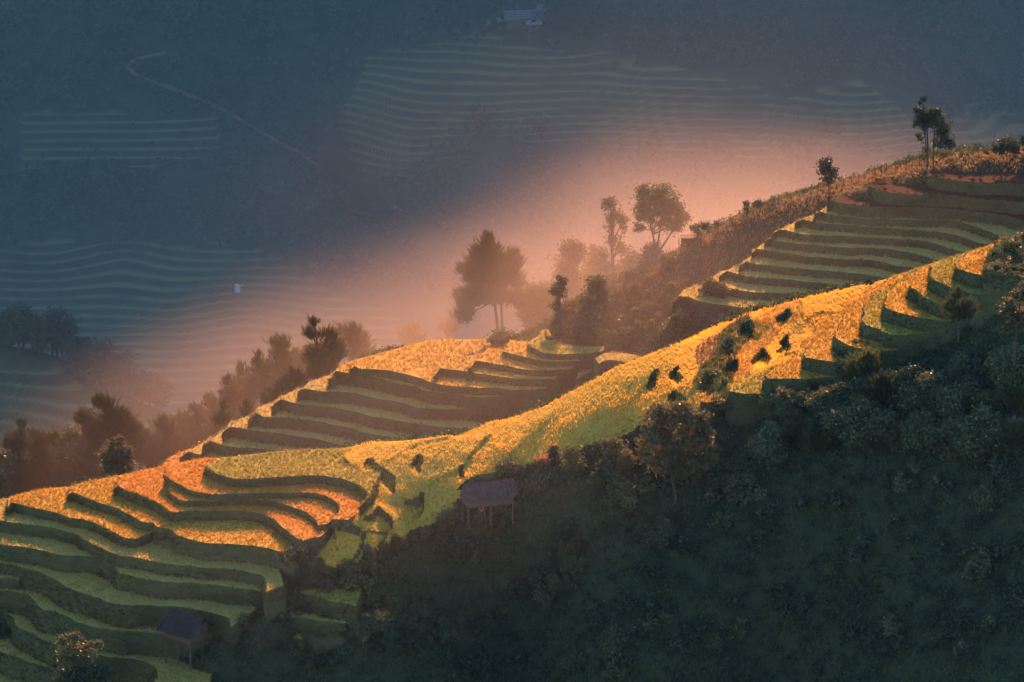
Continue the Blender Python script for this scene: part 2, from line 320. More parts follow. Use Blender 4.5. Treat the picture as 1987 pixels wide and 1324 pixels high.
FC = [(690,868,-.2),(750,858,.1),(880,845,1.2),(1050,790,3.9),(1200,712,6.9),(1310,666,8.4),(1440,615,9.3),(1560,580,9.8),(1640,560,10.0),(1700,547,10.2),
  (1345,700,8.1),(1290,760,6.8),(1240,800,5.8),(1160,838,4.3),(1070,870,2.8),(1000,900,1.4),(905,915,.3),(890,960,-.8),(860,1000,-2.6),
  (742,945,-.35),(735,925,0),(718,975,-.9),(697,986,-.75),(647,1011,-1.2),(616,1021,-1.7),(661,1016,-1.7),(632,1030,-2.0),(594,1050,-2.5),(570,1080,-3.4),(760,1000,-2.6),(820,930,-.5),
  (640,1060,-2.8),(700,1050,-2.7),(740,1062,-3.3),(786,1040,-3.1),(640,1092,-4.2),(700,1090,-4.2),(1150,780,5.5),(1000,840,2.6),(1450,700,8.7),(1400,740,8.0),(1500,650,8.9),(1350,760,7.5),
  (1420,770,7.7),(1560,620,9.4),(1540,670,9.0),(1480,725,8.6),(1640,600,9.7),(640,885,-.8)]
ctl += [tuple(at_z(*c)) for c in FC]
SL = [(1987,1324,-8),(1987,1100,-1),(1987,900,7),(1987,750,11.6),(1960,620,15.6),(1750,1324,-10),(1750,1000,1.5),(1700,800,9.2),(1800,720,12),(1500,1324,-12),(1500,1100,-4),(1500,950,2),
  (1500,820,6.5),(1300,1324,-13),(1250,1100,-4),(1200,950,1),(1200,870,3.2),(1100,1324,-14),(1100,1150,-7),(1100,970,.2),(1000,1050,-3.6),(1000,950,-.6),(900,1324,-15),(900,1150,-8),(900,1050,-4.4),
  (800,1200,-10.4),(790,1130,-7.4),(700,1324,-14.2),(1950,575,17.9),(1945,552,19.2),(1987,530,20.1),(2060,560,18.2),(1900,650,14),(600,1324,-14.4),(500,1324,-14.6),(1400,860,4.6),(1987,1500,-16),(1500,1500,-22),(1000,1500,-25),(600,1500,-27),(100,1500,-27),(-250,1500,-28),(2300,1500,-14),(2300,1000,3),(2300,600,18),(-300,1000,-8),(-300,1250,-17)]
ctl += [tuple(at_z(*c)) for c in SL]
# behind the front crest, the hollow, and the lower apron in front
for px, py, z in [(-150,1000,-3.8),(50,960,-3.6),(220,925,-2.8),(400,885,-.6),(620,868,-.1),(880,845,1.2),(1050,790,3.9),(1200,712,7.6),(1310,666,10.2),(1440,615,9.3),(1560,580,9.8)]:
    p = at_z(px, py, z); ctl += [(p[0], p[1]+7, z-3.6), (p[0], p[1]+16, z-9.5), (p[0], p[1]+28, min(z-16, -17))]
for px, py, z in [(1640,560,9.2),(1740,538,11.2),(1800,520,14.6),(1850,498,17),(1960,465,19.9),(2200,430,22)]:
    p = at_z(px, py, z); ctl += [(p[0]+1, p[1]+8, z-5), (p[0]+2, p[1]+17, z-11), (p[0]+3, p[1]+30, z-17)]
BS = [(1300,520,-9),(1380,470,-6.2),(1450,430,-3.7),(1530,402,-1.8),(1600,378,-.1),(1700,348,2.1),(1800,328,3.2),(1870,326,3.0),(1930,324,2.9),(1987,320,3.2),(2080,316,3.2),(2200,310,3.5),
  (1200,560,-10.8),(1110,605,-12.4),(1060,645,-13),(1230,620,-13),(1150,640,-13.6),(1300,620,-12.4),(1200,690,-15),(1250,560,-11.2),(1380,610,-11.3),(1300,580,-11),
  (1400,520,-8.4),(1480,480,-5.8),(1350,560,-9.9),(1560,430,-3.2),(850,700,-17),(700,700,-18.5)]
ctl += [tuple(at_z(*c)) for c in BS]
for px, py, z in [(120,960,-30),(310,904,-25.6),(363,875,-24.5),(400,856,-23.3),(443,830,-22.1),(486,810,-21.4),(533,783,-20.6),(586,755,-19.3),(646,728,-18.0),(692,700,-16.6),(798,670,-16.1),(898,660,-16.1),(1000,655,-14.5)]:
    p = at_z(px, py, z); ctl += [(p[0]-.5, p[1]+1.5, z-1.0), (p[0]-1.5, p[1]+5, z-3.4), (p[0]-3, p[1]+16, z-11), (p[0]-5, p[1]+45, z-34), (p[0]-8, p[1]+90, z-80)]
ctl += [(-70, 560, -36), (-70, 585, -40), (-60, 572, -33)]
for px, z, y in [(1110,-12.4,594),(1300,-9,597),(1450,-3.7,597),(1600,0,597),(1800,2.8,598),(1900,2.6,598),(2000,2.8,598),(2250,3.2,599)]:
    x = (px-993.5)/17.6; ctl += [(x, y+3, z-2.2), (x, y+9, z-6), (x, y+24, z-15), (x, y+48, z-36), (x, y+90, z-80)]
for x, y, z in [(x, 482, -19.5) for x in range(-60, -8, 8)]+[(x, 470, -28) for x in range(-60, -8, 13)]+[(0, 476, -22), (12, 475, -20), (25, 474, -18), (38, 470, -16), (50, 466, -14.5), (62, 464, -14)]:
    ctl.append((x, y, z))
ctl += [tuple(at_z(*c)) for c in [(536,1168,-5.6),(536,1190,-6.8),(536,1215,-8.0),(512,1160,-5.3),(562,1168,-6.0),(562,1205,-7.9),(500,1222,-8.0),(470,1232,-8.2),(455,1245,-8.9),
  (700,1188,-6.9),(714,1172,-6.3),(716,1204,-8.0),(700,1222,-8.8),(700,1246,-10.0),(640,1266,-10.7),(560,1266,-10.6)]]
hill = Plate(ctl, 1.0)
FPOLY = None
def hill_h(x, y):
    x = np.asarray(x, float); y = np.asarray(y, float)
    h = hill(x, y)+fbm(x, y, 9, 4, 5)*.55+fbm(x, y, 2.0, 3, 8)*.3
    if FPOLY is not None: h = np.where(inpoly(x, y, FPOLY), h-1.9, h)
    # skirt: run down to the valley floor at the borders
    e = np.maximum.reduce([np.clip((460-y)/60, 0, 1)*1.0, np.clip((y-660)/70, 0, 1), np.clip((np.abs(x)-72)/50, 0, 1)])
    e = e*e*(3-2*e)
    return h*(1-e)+(-182)*e
def drop(px, py, dmin=455, dmax=640):
    d = ray(px, py); ys = np.arange(dmin, dmax, .25); t = ys/d[1]
    x = d[0]*t; z = CAMZ+d[2]*t; g = hill_h(x, ys)
    k = np.nonzero(z < g)[0]
    i = k[0] if len(k) else int(np.argmin(z-g))
    return np.array((x[i], ys[i], g[i]))
def grid_mesh(name, xs, ys, fn, mats, keep=None, mifn=None, smooth=True):
    X, Y = np.meshgrid(xs, ys); Z = fn(X, Y); nx, ny = len(xs), len(ys)
    V = np.c_[X.ravel(), Y.ravel(), Z.ravel()]
    i = np.arange(nx*ny).reshape(ny, nx)
    F = np.c_[i[:-1, :-1].ravel(), i[:-1, 1:].ravel(), i[1:, 1:].ravel(), i[1:, :-1].ravel()]
    if keep is not None:
        c = V[F].mean(1); k = keep(c[:, 0], c[:, 1]); F = F[k]
        u, inv = np.unique(F, return_inverse=True); V = V[u]; F = inv.reshape(F.shape)
    mi = mifn(V, F) if mifn else None
    return mesh_np(name, V, F, mats, mi, smooth), V, F
# ------------------------------------------------------------------ scatter helpers
def tri_sample(V, T, n):
    a, b, c = V[T[:, 0]], V[T[:, 1]], V[T[:, 2]]
    ar = .5*np.linalg.norm(np.cross(b-a, c-a), axis=1); k = rng.choice(len(T), n, p=ar/ar.sum())
    u = rng.random((n, 1)); v = rng.random((n, 1)); s = (u+v) > 1; u[s] = 1-u[s]; v[s] = 1-v[s]
    return a[k]+(b[k]-a[k])*u+(c[k]-a[k])*v, k
def area(V, T):
    a, b, c = V[T[:, 0]], V[T[:, 1]], V[T[:, 2]]; return .5*np.linalg.norm(np.cross(b-a, c-a), axis=1).sum()
def blades(P, n, h, w, spread, up=None):
    """n blades (one triangle each, bent as 2) at every point; h,w per point"""
    N = len(P); P = np.repeat(P, n, 0); h = np.repeat(h, n)*rng.uniform(.7, 1.2, N*n); w = np.repeat(w, n)
    a = rng.uniform(0, 2*np.pi, N*n); s = spread*rng.uniform(.2, 1, N*n)
    d = np.c_[np.cos(a)*s, np.sin(a)*s, np.ones(N*n)]
    if up is not None: d += np.repeat(up, n, 0)
    d /= np.linalg.norm(d, axis=1)[:, None]
    b = a+rng.uniform(.6, 2.4, N*n); side = np.c_[np.cos(b), np.sin(b), np.zeros(N*n)]*(w/2)[:, None]
    tip = P+d*h[:, None]; tip[:, 2] -= .12*h*s*2
    V = np.stack([P-side, P+side, tip], 1).reshape(-1, 3); F = np.arange(len(V)).reshape(-1, 3)
    return V, F
def leaves(P, size, flat=0.0):
    """one rhombic leaf per point, random turn"""
    N = len(P); n = rng.normal(size=(N, 3)); n[:, 2] += flat; n /= np.linalg.norm(n, axis=1)[:, None]
    r = rng.normal(size=(N, 3)); u = np.cross(n, r); u /= np.linalg.norm(u, axis=1)[:, None]; v = np.cross(n, u)
    s = (size*rng.uniform(.6, 1.3, N))[:, None]
    V = np.stack([P-u*s*.5, P+v*s*.28, P+u*s*.5, P-v*s*.28], 1).reshape(-1, 3)
    return V, np.arange(len(V)).reshape(-1, 4)
def ellip(n, c, r, shell=.35):
    d = rng.normal(size=(n, 3)); d /= np.linalg.norm(d, axis=1)[:, None]; q = rng.random(n)**shell
    return np.array(c)+d*q[:, None]*np.array(r)
def visible(P, m=25):
    x, y = to_px(P); return (x > -m) & (x < 1987+m) & (y > -m) & (y < 1324+m*2)
# ------------------------------------------------------------------ terraces
GNAME = dict(front='rice terraces of the front spur', crescent='crescent rice terraces at the right of the front spur',
             middle='rice terraces of the ridge behind', upper='hazy rice terraces under the wooded crest')
WORDS = dict(ripe='orange ripe rice', gold='golden rice', green='yellow green rice', shade='shaded green rice', soil='ploughed brown soil', under='low shrubs')
def build_terrace(i, t):
    P = t['poly']; n = len(P); z = t['z']; Q = P if t['ccw'] else P[::-1]
    far = t['g'] in ('middle', 'upper')
    # interior points for relief
    x0, y0 = Q.min(0); x1, y1 = Q.max(0)
    gx, gy = np.meshgrid(np.arange(x0, x1, 1.1), np.arange(y0, y1, 1.1)); gx = gx.ravel()+rng.uniform(-.3, .3, gx.size); gy = gy.ravel()+rng.uniform(-.3, .3, gy.size)
    k = inpoly(gx, gy, Q); I = np.c_[gx[k], gy[k]]
    vin = [Vector(p) for p in Q]+[Vector(p) for p in I]
    ed = [(j, (j+1) % n) for j in range(n)]
    vo, _, fo, _, _, _ = delaunay_2d_cdt(vin, ed, [], 1, 1e-4)
    V = np.array([(p.x, p.y, 0) for p in vo]); V[:, 2] = z+fbm(V[:, 0], V[:, 1], 3, 3, 11)*.16
    T = np.array([tuple(f) for f in fo if len(f) == 3]).reshape(-1, 3)
    a = V[T[:, 1]]-V[T[:, 0]]; b = V[T[:, 2]]-V[T[:, 0]]; fl = (a[:, 0]*b[:, 1]-a[:, 1]*b[:, 0]) < 0
    T[fl] = T[fl][:, ::-1]
    # sides
    tg = np.roll(Q, -1, 0)-np.roll(Q, 1, 0); nr = np.c_[tg[:, 1], -tg[:, 0]]; nr /= np.maximum(np.linalg.norm(nr, axis=1), 1e-6)[:, None]
    for _ in range(3): nr = (np.roll(nr, 1, 0)+nr*2+np.roll(nr, -1, 0)); nr /= np.maximum(np.linalg.norm(nr, axis=1), 1e-6)[:, None]
    rings = [np.c_[Q, z+fbm(Q[:, 0], Q[:, 1], 3, 3, 11)*.16]]
    dz = t['dz']
    for (f, off) in ((.12, .05), (.38, .12), (.7, .17), (1.0, .22), (1.35, .25)):
        o = off*min(dz, 1.4)+fbm(Q[:, 0]*1.0, Q[:, 1]+f*9, 1.6, 3, 21)*.28*min(dz, 1.5)*(.3+min(f, 1))
        rings.append(np.c_[Q+nr*np.maximum(o, 0)[:, None], np.full(n, z-dz*f)])
    rings.append(np.c_[Q+nr*(.26*min(dz, 1.4)), np.full(n, z-dz-3.0)])
    SV = np.vstack(rings); SF = []
    for r in range(len(rings)-1):
        j = np.arange(n); j2 = (j+1) % n; SF.append(np.c_[r*n+j, (r+1)*n+j, (r+1)*n+j2, r*n+j2])
    SF = np.vstack(SF)
    base = len(V); VV = np.vstack([V, SV]); F3 = np.vstack([T, SF[:, [0, 1, 2]]+base, SF[:, [0, 2, 3]]+base])
    mi = np.r_[np.zeros(len(T)), np.ones(2*len(SF))]
    topm = SOIL if t['kind'] == 'soil' else (HILL if t['kind'] == 'under' else RICE_B[t['kind']])
    o = obj('rice_terrace' if t['kind'] not in ('soil', 'under') else 'field_terrace', mesh_np('rice_terrace', VV, F3, [topm, BANK], mi))
    t['obj'] = o
    o['kind'] = 'structure'; o['group'] = GNAME[t['g']]
    # rice canopy
    higher = [u for u in TER if u['z'] > z+.05 and u is not t and u['poly'][:, 0].max() > x0 and u['poly'][:, 0].min() < x1 and u['poly'][:, 1].min() < y1 and u['poly'][:, 1].max() > y0]
    def free(S, zz):
        k = visible(S)
        for u in higher:
            k &= ~(inpoly(S[:, 0], S[:, 1], u['poly']) & (zz < u['z']))
        return k
    if t['kind'] not in ('soil', 'under') and len(T):
        dens = 10 if far else 24
        N = int(area(V, T)*dens); S, _ = tri_sample(V, T, N)
        k = free(S, S[:, 2]+.1) & (S[:, 2] > hill_h(S[:, 0], S[:, 1])-.4); S = S[k]
        if len(S) > 10:
            s = 1.25 if far else 1.0
            h = rng.uniform(.22, .40, len(S))*s; w = rng.uniform(.035, .075, len(S))*s*1.3
            # grain in drills: lean with a slow field so that patches catch the light differently
            ux = fbm(S[:, 0], S[:, 1], 5, 3, 31)*1.2; uy = fbm(S[:, 0], S[:, 1], 5, 3, 47)*1.2
            S[:, 2] -= .05; Vb, Fb = blades(S, 5 if not far else 4, h, w, .75, np.c_[ux, uy, np.zeros(len(S))])
            r = obj('rice', mesh_np('rice', Vb, Fb, [RICE[t['kind']]]), o); r['kind'] = 'stuff'
    if t['kind'] == 'under' and len(T):
        S, _ = tri_sample(V, T, int(area(V, T)*2)); S = S[free(S, S[:, 2])]; m = 30; r = rng.uniform(.2, .6, len(S))
        Q = np.repeat(S, m, 0)+ellip(len(S)*m, (0, 0, 0), (1, 1, .8), .4)*np.repeat(r, m)[:, None]+np.array((0, 0, .2))
        Vb, Fb = leaves(Q, .25, .3); r = obj('undergrowth', mesh_np('undergrowth', Vb, Fb, [LEAF['mid']]), o); r['kind'] = 'stuff'
    if t['kind'] == 'soil' and len(T):
        N = int(area(V, T)*1.6); S, _ = tri_sample(V, T, N); S = S[free(S, S[:, 2])]
        # clods: low irregular pyramids
        c = len(S); rr = rng.uniform(.08, .3, c); an = rng.uniform(0, 6.28, c); Vc = []
        for q in range(4):
            a2 = an+q*1.57; Vc.append(S+np.c_[np.cos(a2)*rr*1.6, np.sin(a2)*rr*.7, -np.full(c, .05)])
        top = S+np.c_[rng.uniform(-.05, .05, c), rng.uniform(-.05, .05, c), rr*.8]
        Vc = np.stack(Vc+[top], 1).reshape(-1, 3); b0 = np.arange(c)*5
        Fc = np.vstack([np.c_[b0+q, b0+(q+1) % 4, b0+4] for q in range(4)])
        r = obj('soil_clods', mesh_np('soil_clods', Vc, Fc, [SOIL]), o); r['kind'] = 'stuff'
    # bank grass on the sides that can be seen
    m = len(SF)//6*5; S2 = np.vstack([SF[:m, [0, 1, 2]], SF[:m, [0, 2, 3]]]); A = area(SV, S2)
    lipn = int(A*(13 if far else 20)); S, kk = tri_sample(SV, S2, lipn)
    fn = np.cross(SV[S2[:, 1]]-SV[S2[:, 0]], SV[S2[:, 2]]-SV[S2[:, 0]]); fn /= np.maximum(np.linalg.norm(fn, axis=1), 1e-6)[:, None]
    k = free(S, S[:, 2]+.05) & (fn[kk, 1] < .35) & (S[:, 2] > hill_h(S[:, 0], S[:, 1])-.2); S = S[k]; kk = kk[k]
    if len(S) > 5:
        s = 1.2 if far else 1.0
        up = fn[kk]*.9; up[:, 2] = 0
        top = (S[:, 2] > z-.25)
        pt = .9+.8*np.clip(fbm(S[:, 0], S[:, 1]+S[:, 2]*2, 3.0, 3, 52), -.35, .6); h = rng.uniform(.2, .48, len(S))*s*pt; w = rng.uniform(.05, .11, len(S))*s*pt**.5
        Vb, Fb = blades(S, 4, h, w, .9, up)
        r = obj('bank_grass', mesh_np('bank_grass', Vb, Fb, [GRASS]), o); r['kind'] = 'stuff'
for i, t in enumerate(TER): build_terrace(i, t)
# ------------------------------------------------------------------ sloping field on the back of the spur, with cut-in steps
PITS = []
def proj(px, py, off=.25):
    d = ray(px, py); ys = np.arange(485, 545, .1); t = ys/d[1]; x = d[0]*t; z = CAMZ+d[2]*t
    g = hill(x, ys)+off; k = np.nonzero(z < g)[0]; i = k[0] if len(k) else int(np.argmin(z-g)); return np.array((x[i], ys[i], g[i]))
FPOLY = [proj(*p)[:2] for p in pp('O 640,874 O 690,866 750,858 880,846 970,815 1050,791 1120,757 1200,713 1260,690 1310,667 1360,640 1440,616 1500,597 1560,581 1610,569 1660,556 1710,542 1725,575 1690,640 1620,700 1560,735 1500,745 1450,758 1420,775 1390,800 1330,812 1260,805 1230,835 1160,860 1080,885 1000,905 925,925 900,940 890,985 860,1012 812,1022 786,1042 760,1045 738,1068 705,1055 695,1095 645,1098 600,1078 592,1052 610,1030 645,1008 690,988 717,962 722,930 680,900')]
for s, kind in (('P2 845,165 900,200 960,240 1040,300 1100,360 1145,420 1140,470 1100,520 1040,520 980,430 900,350 780,285 800,215', 1),
          ('P2 1395,100 1430,120 1452,180 1440,240 1400,310 1350,360 1300,300 1290,240 1350,180', 1),
          ('P2 1410,520 1425,600 1400,720 1350,860 1310,820 1330,740 1230,670 1200,620 1330,600', 1),
          ('P2 960,670 1040,740 1115,810 1120,870 1085,935 1030,990 990,1125 880,1100 800,1040 780,880 900,770', 1),
          ('P2 560,860 680,900 760,960 800,1060 780,1240 600,1240 510,1010', 1),
          ('P2 340,960 400,970 520,1080 540,1120 420,1230 250,1100', 1),
          ('P2 1885,220 1870,290 1850,400 1810,440 1835,300', 1),
          ('P3 1535,618 1580,690 1612,765 1590,830 1530,895 1440,930 1430,850 1450,750 1490,680', 1),
          ('P3 1830,480 1845,600 1820,680 1740,775 1700,770 1705,680 1730,600 1790,520', 1),
          ('P3 1800,235 1840,290 1842,335 1760,390 1715,445 1690,420 1690,350 1740,300', 1),
          ('P3 1395,360 1430,400 1450,480 1400,520 1300,600 1285,500 1310,420', 1),
          ('P3 1235,750 1280,850 1270,900 1200,950 1130,960 1130,880 1180,800', 1),
          ('P3 640,840 665,950 640,1020 590,1085 560,1080 560,960 610,880', 1),
          ('P3 380,900 415,1020 400,1090 350,1160 320,1150 330,1000', 1),
          ('P3 600,1110 690,1180 690,1250 560,1280 545,1180', 1),
          ('P4 0,0 1,1 1,0', 0)):
    if not kind: continue
    q = np.array([proj(*p) for p in pp(s)])[:, :2]; q = catmull(np.vstack([q, q[:1]]), .3)[:-1]; q = q+np.c_[fbm(q[:, 0], q[:, 1], 1.5, 3, 3), fbm(q[:, 0], q[:, 1], 1.5, 3, 9)]*.5
    PITS.append((q, .75))
hx = np.r_[np.arange(-125, -66, 4), np.arange(-66, 66, .7), np.arange(66, 126, 4)]
hy = np.r_[np.arange(395, 465, 4), np.arange(465, 640, .7), np.arange(640, 735, 4)]
me, hV, hF = grid_mesh('hillside', hx, hy, hill_h, [HILL])
hillo = tag(obj('hillside', me), 'dark scrubby hillside under the rice terraces', None, None, 'structure')
def field_h(X, Y):
    Z = hill(X, Y)+.25+fbm(X, Y, 6, 3, 13)*.45+fbm(X, Y, 2, 2, 17)*.12
    # low drills running up the slope
    ph = (X*.55-Y*.35); st = ph/3.4+fbm(X, Y, 7, 2, 61)*1.2; fr = st-np.floor(st); Z += (.16*np.clip(fr*1.15, 0, 1)-.08)*(.4+1.2*np.clip(vnoise(X, Y, 9, 71)+.5, 0, 1))
    for q, fl in PITS:
        k = inpoly(X, Y, q); c = q[:, 0]*.8+q[:, 1]*.6; w = np.clip((X*.8+Y*.6-c.min())/(c.max()-c.min()), 0, 1)
        Z = np.where(k, Z-fl*np.clip(w*1.5, 0, 1)**1.3, Z)
    return Z
xs = np.arange(-21, 40, .17); ys = np.arange(488, 540, .2)
def fmi(V, F):
    a = V[F[:, 1]]-V[F[:, 0]]; b = V[F[:, 3]]-V[F[:, 0]]; n = np.cross(a, b); n /= np.linalg.norm(n, axis=1)[:, None]
    c = V[F].mean(1)
    px, py = to_px(c)
    return np.where(n[:, 2] < .52, 1, 0)
me, fV, fF = grid_mesh('sloping_rice_field', xs, ys, field_h, [RICE_B['gold'], BANK], keep=lambda x, y: inpoly(x, y, FPOLY), mifn=fmi, smooth=False)
E = np.vstack([fF[:, [0, 1]], fF[:, [1, 2]], fF[:, [2, 3]], fF[:, [3, 0]]]); key = np.sort(E, 1); key = key[:, 0].astype(np.int64)*10**7+key[:, 1]
_, ix, ct = np.unique(key, return_index=True, return_counts=True); E = E[ix[ct == 1]]; nv = len(fV)
lowV = fV.copy(); lowV[:, 2] -= 2.2
me = mesh_np('sloping_rice_field', np.vstack([fV, lowV]), np.vstack([fF, np.c_[E[:, 1], E[:, 0], E[:, 0]+nv, E[:, 1]+nv]]), [RICE_B['gold'], BANK], np.r_[fmi(fV, fF), np.ones(len(E), int)])
fld = tag(obj('sloping_rice_field', me), 'golden rice field sloping down the back of the front spur', None, None, 'structure')
T3 = np.vstack([fF[:, [0, 1, 2]], fF[:, [0, 2, 3]]]); S, kk = tri_sample(fV, T3, int(area(fV, T3)*26))
a = fV[T3[kk, 1]]-fV[T3[kk, 0]]; b = fV[T3[kk, 2]]-fV[T3[kk, 0]]; nn = np.cross(a, b); nn /= np.linalg.norm(nn, axis=1)[:, None]
ok = visible(S); S = S[ok]; nn = nn[ok]
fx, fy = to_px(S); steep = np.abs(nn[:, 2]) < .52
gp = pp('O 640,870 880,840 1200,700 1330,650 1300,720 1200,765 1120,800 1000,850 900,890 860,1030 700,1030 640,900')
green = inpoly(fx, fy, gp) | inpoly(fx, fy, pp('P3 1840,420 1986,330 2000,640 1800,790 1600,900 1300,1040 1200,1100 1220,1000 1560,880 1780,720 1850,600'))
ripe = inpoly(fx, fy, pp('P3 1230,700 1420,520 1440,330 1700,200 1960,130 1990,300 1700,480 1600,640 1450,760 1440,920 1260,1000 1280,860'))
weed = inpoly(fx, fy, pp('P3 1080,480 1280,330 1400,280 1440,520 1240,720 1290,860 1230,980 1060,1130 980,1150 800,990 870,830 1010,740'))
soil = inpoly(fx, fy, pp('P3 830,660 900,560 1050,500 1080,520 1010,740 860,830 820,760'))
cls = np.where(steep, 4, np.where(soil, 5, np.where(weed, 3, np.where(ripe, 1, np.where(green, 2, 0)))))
for c, nm, mat, hh in ((0, 'rice', RICE['slope'], .34), (1, 'rice', RICE['ripe'], .34), (2, 'rice', leafmat('sunlit_tone_green_rice', [(.28,.23,.038),(.46,.34,.055),(.36,.28,.045)], 2.2, .7), .34), (3, 'weeds', LEAF['rim'], .6), (4, 'bank_grass', GRASS, .4), (5, 'dry_weeds', leafmat('reddish_weeds', [(.16,.06,.04),(.3,.13,.08)], 2, .4), .4)):  # green slope rice: greenish tone brightened to carry the sunlight on the field
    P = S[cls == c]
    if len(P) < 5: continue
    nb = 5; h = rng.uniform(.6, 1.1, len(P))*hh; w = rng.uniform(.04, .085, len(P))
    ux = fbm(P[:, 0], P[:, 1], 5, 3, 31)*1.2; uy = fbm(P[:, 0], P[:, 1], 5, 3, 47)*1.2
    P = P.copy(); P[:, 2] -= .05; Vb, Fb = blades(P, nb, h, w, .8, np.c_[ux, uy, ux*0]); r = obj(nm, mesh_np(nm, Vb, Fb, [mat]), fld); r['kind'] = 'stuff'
#@@PART2
# ------------------------------------------------------------------ valley, far slope and the mountain beyond
FARC = []
def fd(py): return 1200-.144*py
for px in (-300, 0, 300, 600, 900, 1200, 1500, 1800, 2300):
    for py in (-60, 120, 300, 480, 660, 840):
        d = fd(py)
        FARC.append(at_d(px, py, d))
def bump(px, py, dd): FARC.append(at_d(px, py, fd(py)+dd*.4))
for px, py, dd in [(1130,70,-6),(1230,120,-9),(1400,165,-12),(1550,220,-13),(1680,270,-12),(1450,110,10),(1600,175,12),(1300,60,8),(1640,150,-9),(1750,200,-12),(1850,260,-10),(1800,150,10),(1920,210,12),
   (660,150,6),(650,300,8),(780,180,-6),(800,280,-8),(920,250,-8),(700,380,4),(560,200,10),(450,480,-6),(250,500,5),(330,600,-6),(470,620,6),(600,560,-4),(100,480,-4)]: bump(px, py, dd)
farp = Plate(FARC, .5)
KNC = [at_d(*c) for c in [(-250,620,872),(-100,640,868),(0,680,863),(80,690,861),(150,735,857),(250,785,852),(400,840,846),(550,900,840),(0,800,852),(-200,800,852),(150,830,845),(0,950,838),(-200,950,838),(300,900,837),(300,1000,826),(600,1000,824),(450,930,836)]]
for px, py, d in [(-250,620,872),(-100,640,868),(0,680,863),(80,690,861),(150,735,857),(250,785,852),(400,840,846),(550,900,840)]:
    p = at_d(px, py, d); KNC += [(p[0]+3, p[1]+8, p[2]-3.5), (p[0]+8, p[1]+24, p[2]-15), (p[0]+12, p[1]+60, p[2]-50)]
knp = Plate(KNC, .5)
def steps(z, st, x, y, sh=.7):
    ns = fbm(x, y, 60, 2, 77)*.9+fbm(x, y, 26, 1, 33)*.35; sh = sh+vnoise(x, y, 16, 88)*.26
    q = z/st+ns; f = q-np.floor(q); r = np.clip((f-sh)/(1-sh), 0, 1)
    steps.w = np.clip(f/.12, 0, 1)*np.clip((sh+.04-f)/.12, 0, 1)
    return (np.floor(q)+r*r*(3-2*r)+f*.06-ns)*st
FIELDS = [pp('O -200,470 240,455 470,480 560,520 640,560 900,700 900,900 -200,900'), pp('O 640,215 720,100 900,75 1100,90 930,230 900,270 780,355 690,345'),
          pp('O 1000,110 1160,85 1300,130 1480,165 1600,225 1720,275 1640,300 1200,290 950,260 900,200'), pp('O 1530,185 1650,140 1760,200 1860,280 1860,330 1700,320 1600,230'),
          pp('O 20,225 420,215 440,290 350,320 20,325'), pp('O 1860,205 2100,190 2100,330 1880,320')]
def far_h(X, Y):
    slope = farp(X, np.clip(Y, 1060, 1235))
    base = np.where(Y > 1235, slope+(Y-1235)*.84, slope)
    base = np.where(Y < 1085, -216+fbm(X, Y, 60, 3, 5)*5+np.clip((Y-1045)/40, 0, 1)**2*4, base)
    top = 515+fbm(X, Y*0, 420, 3, 9)*45
    base = np.where(Y > 1235, np.minimum(base, top-np.maximum(Y-2050, 0)*.5), base)
    mx, my = to_px(np.c_[X.ravel(), Y.ravel(), base.ravel()]); mx = mx+fbm(X, Y, 18, 3, 3).ravel()*60; my = my+fbm(X, Y, 18, 3, 4).ravel()*30
    m = np.zeros(mx.shape, bool); on = ((Y > 1075) & (Y < 1225) & (np.abs(X) < 140)).ravel()
    for P in FIELDS: m |= on & inpoly(mx, my, P)
    m = m.reshape(X.shape)
    sb = steps(base, 1.15, X, Y); w1 = np.where(m, steps.w, 0)
    base = np.where(m, sb, base+np.where(Y > 1085, 1, .3)*(fbm(X, Y, 14, 4, 21)*2.2+fbm(X, Y, 160, 3, 6)*np.clip((Y-1235)/200, 0, 1)*60))
    kn = np.where((Y > 770) & (Y < 960) & (X < -5), knp(X, np.clip(Y, 790, 950)), -400)
    kn = kn-np.clip((-18-X)/-1, 0, 40)*2.2-np.clip(825-Y, 0, 80)*1.5
    kx, ky = to_px(np.c_[X.ravel(), Y.ravel(), np.maximum(kn, -300).ravel()]); kx = kx.reshape(X.shape); ky = ky.reshape(X.shape)
    crest = np.interp(kx, [-300, 0, 110, 170, 300, 600], [690, 695, 698, 770, 835, 930])
    km = (kn > -300) & (ky > crest+vnoise(X, Y, 9, 2)*24) & ~((np.abs(kx-(170+(ky-750)*.72)) < 9+4*vnoise(X, Y, 5, 1)))
    sk = steps(kn, 1.35, X, Y, .62); w2 = np.where(km, steps.w, 0)
    kn2 = np.where(km, sk, kn+fbm(X, Y, 10, 3, 2)*1.5)
    z = np.maximum(base, kn2)
    # the slope the camera stands on
    cam_hill = 192-np.hypot(X*.35, Y+25)*1.9
    z = np.maximum(z, np.minimum(cam_hill, 192))
    near = ((Y > 500) & (Y < 735) & (np.abs(X) < 130)) | ((Y > 395) & (Y <= 500) & (np.abs(X) < 130))
    z = np.where(near, -216, z)
    far_h.mask = np.where(kn2 > base, w2, w1)
    return z
xs = np.unique(np.r_[np.linspace(-1500, -150, 28), np.arange(-150, 150, .8), np.linspace(150, 1500, 28)])
ys = np.unique(np.r_[np.linspace(-330, 760, 60), np.arange(760, 830, 5), np.arange(830, 880, .42), np.arange(880, 1080, 8), np.arange(1080, 1216, .42), np.linspace(1216, 1300, 22), np.linspace(1300, 2200, 46)])
FARM, nt, out = newmat('far_ground')
ca, _, _ = ramp_noise(nt, [(.045,.05,.02),(.11,.105,.04),(.065,.068,.027)], .09, 5, .65); cb, _, _ = ramp_noise(nt, [(.014,.028,.016),(.034,.05,.024)], .25, 5, .65)
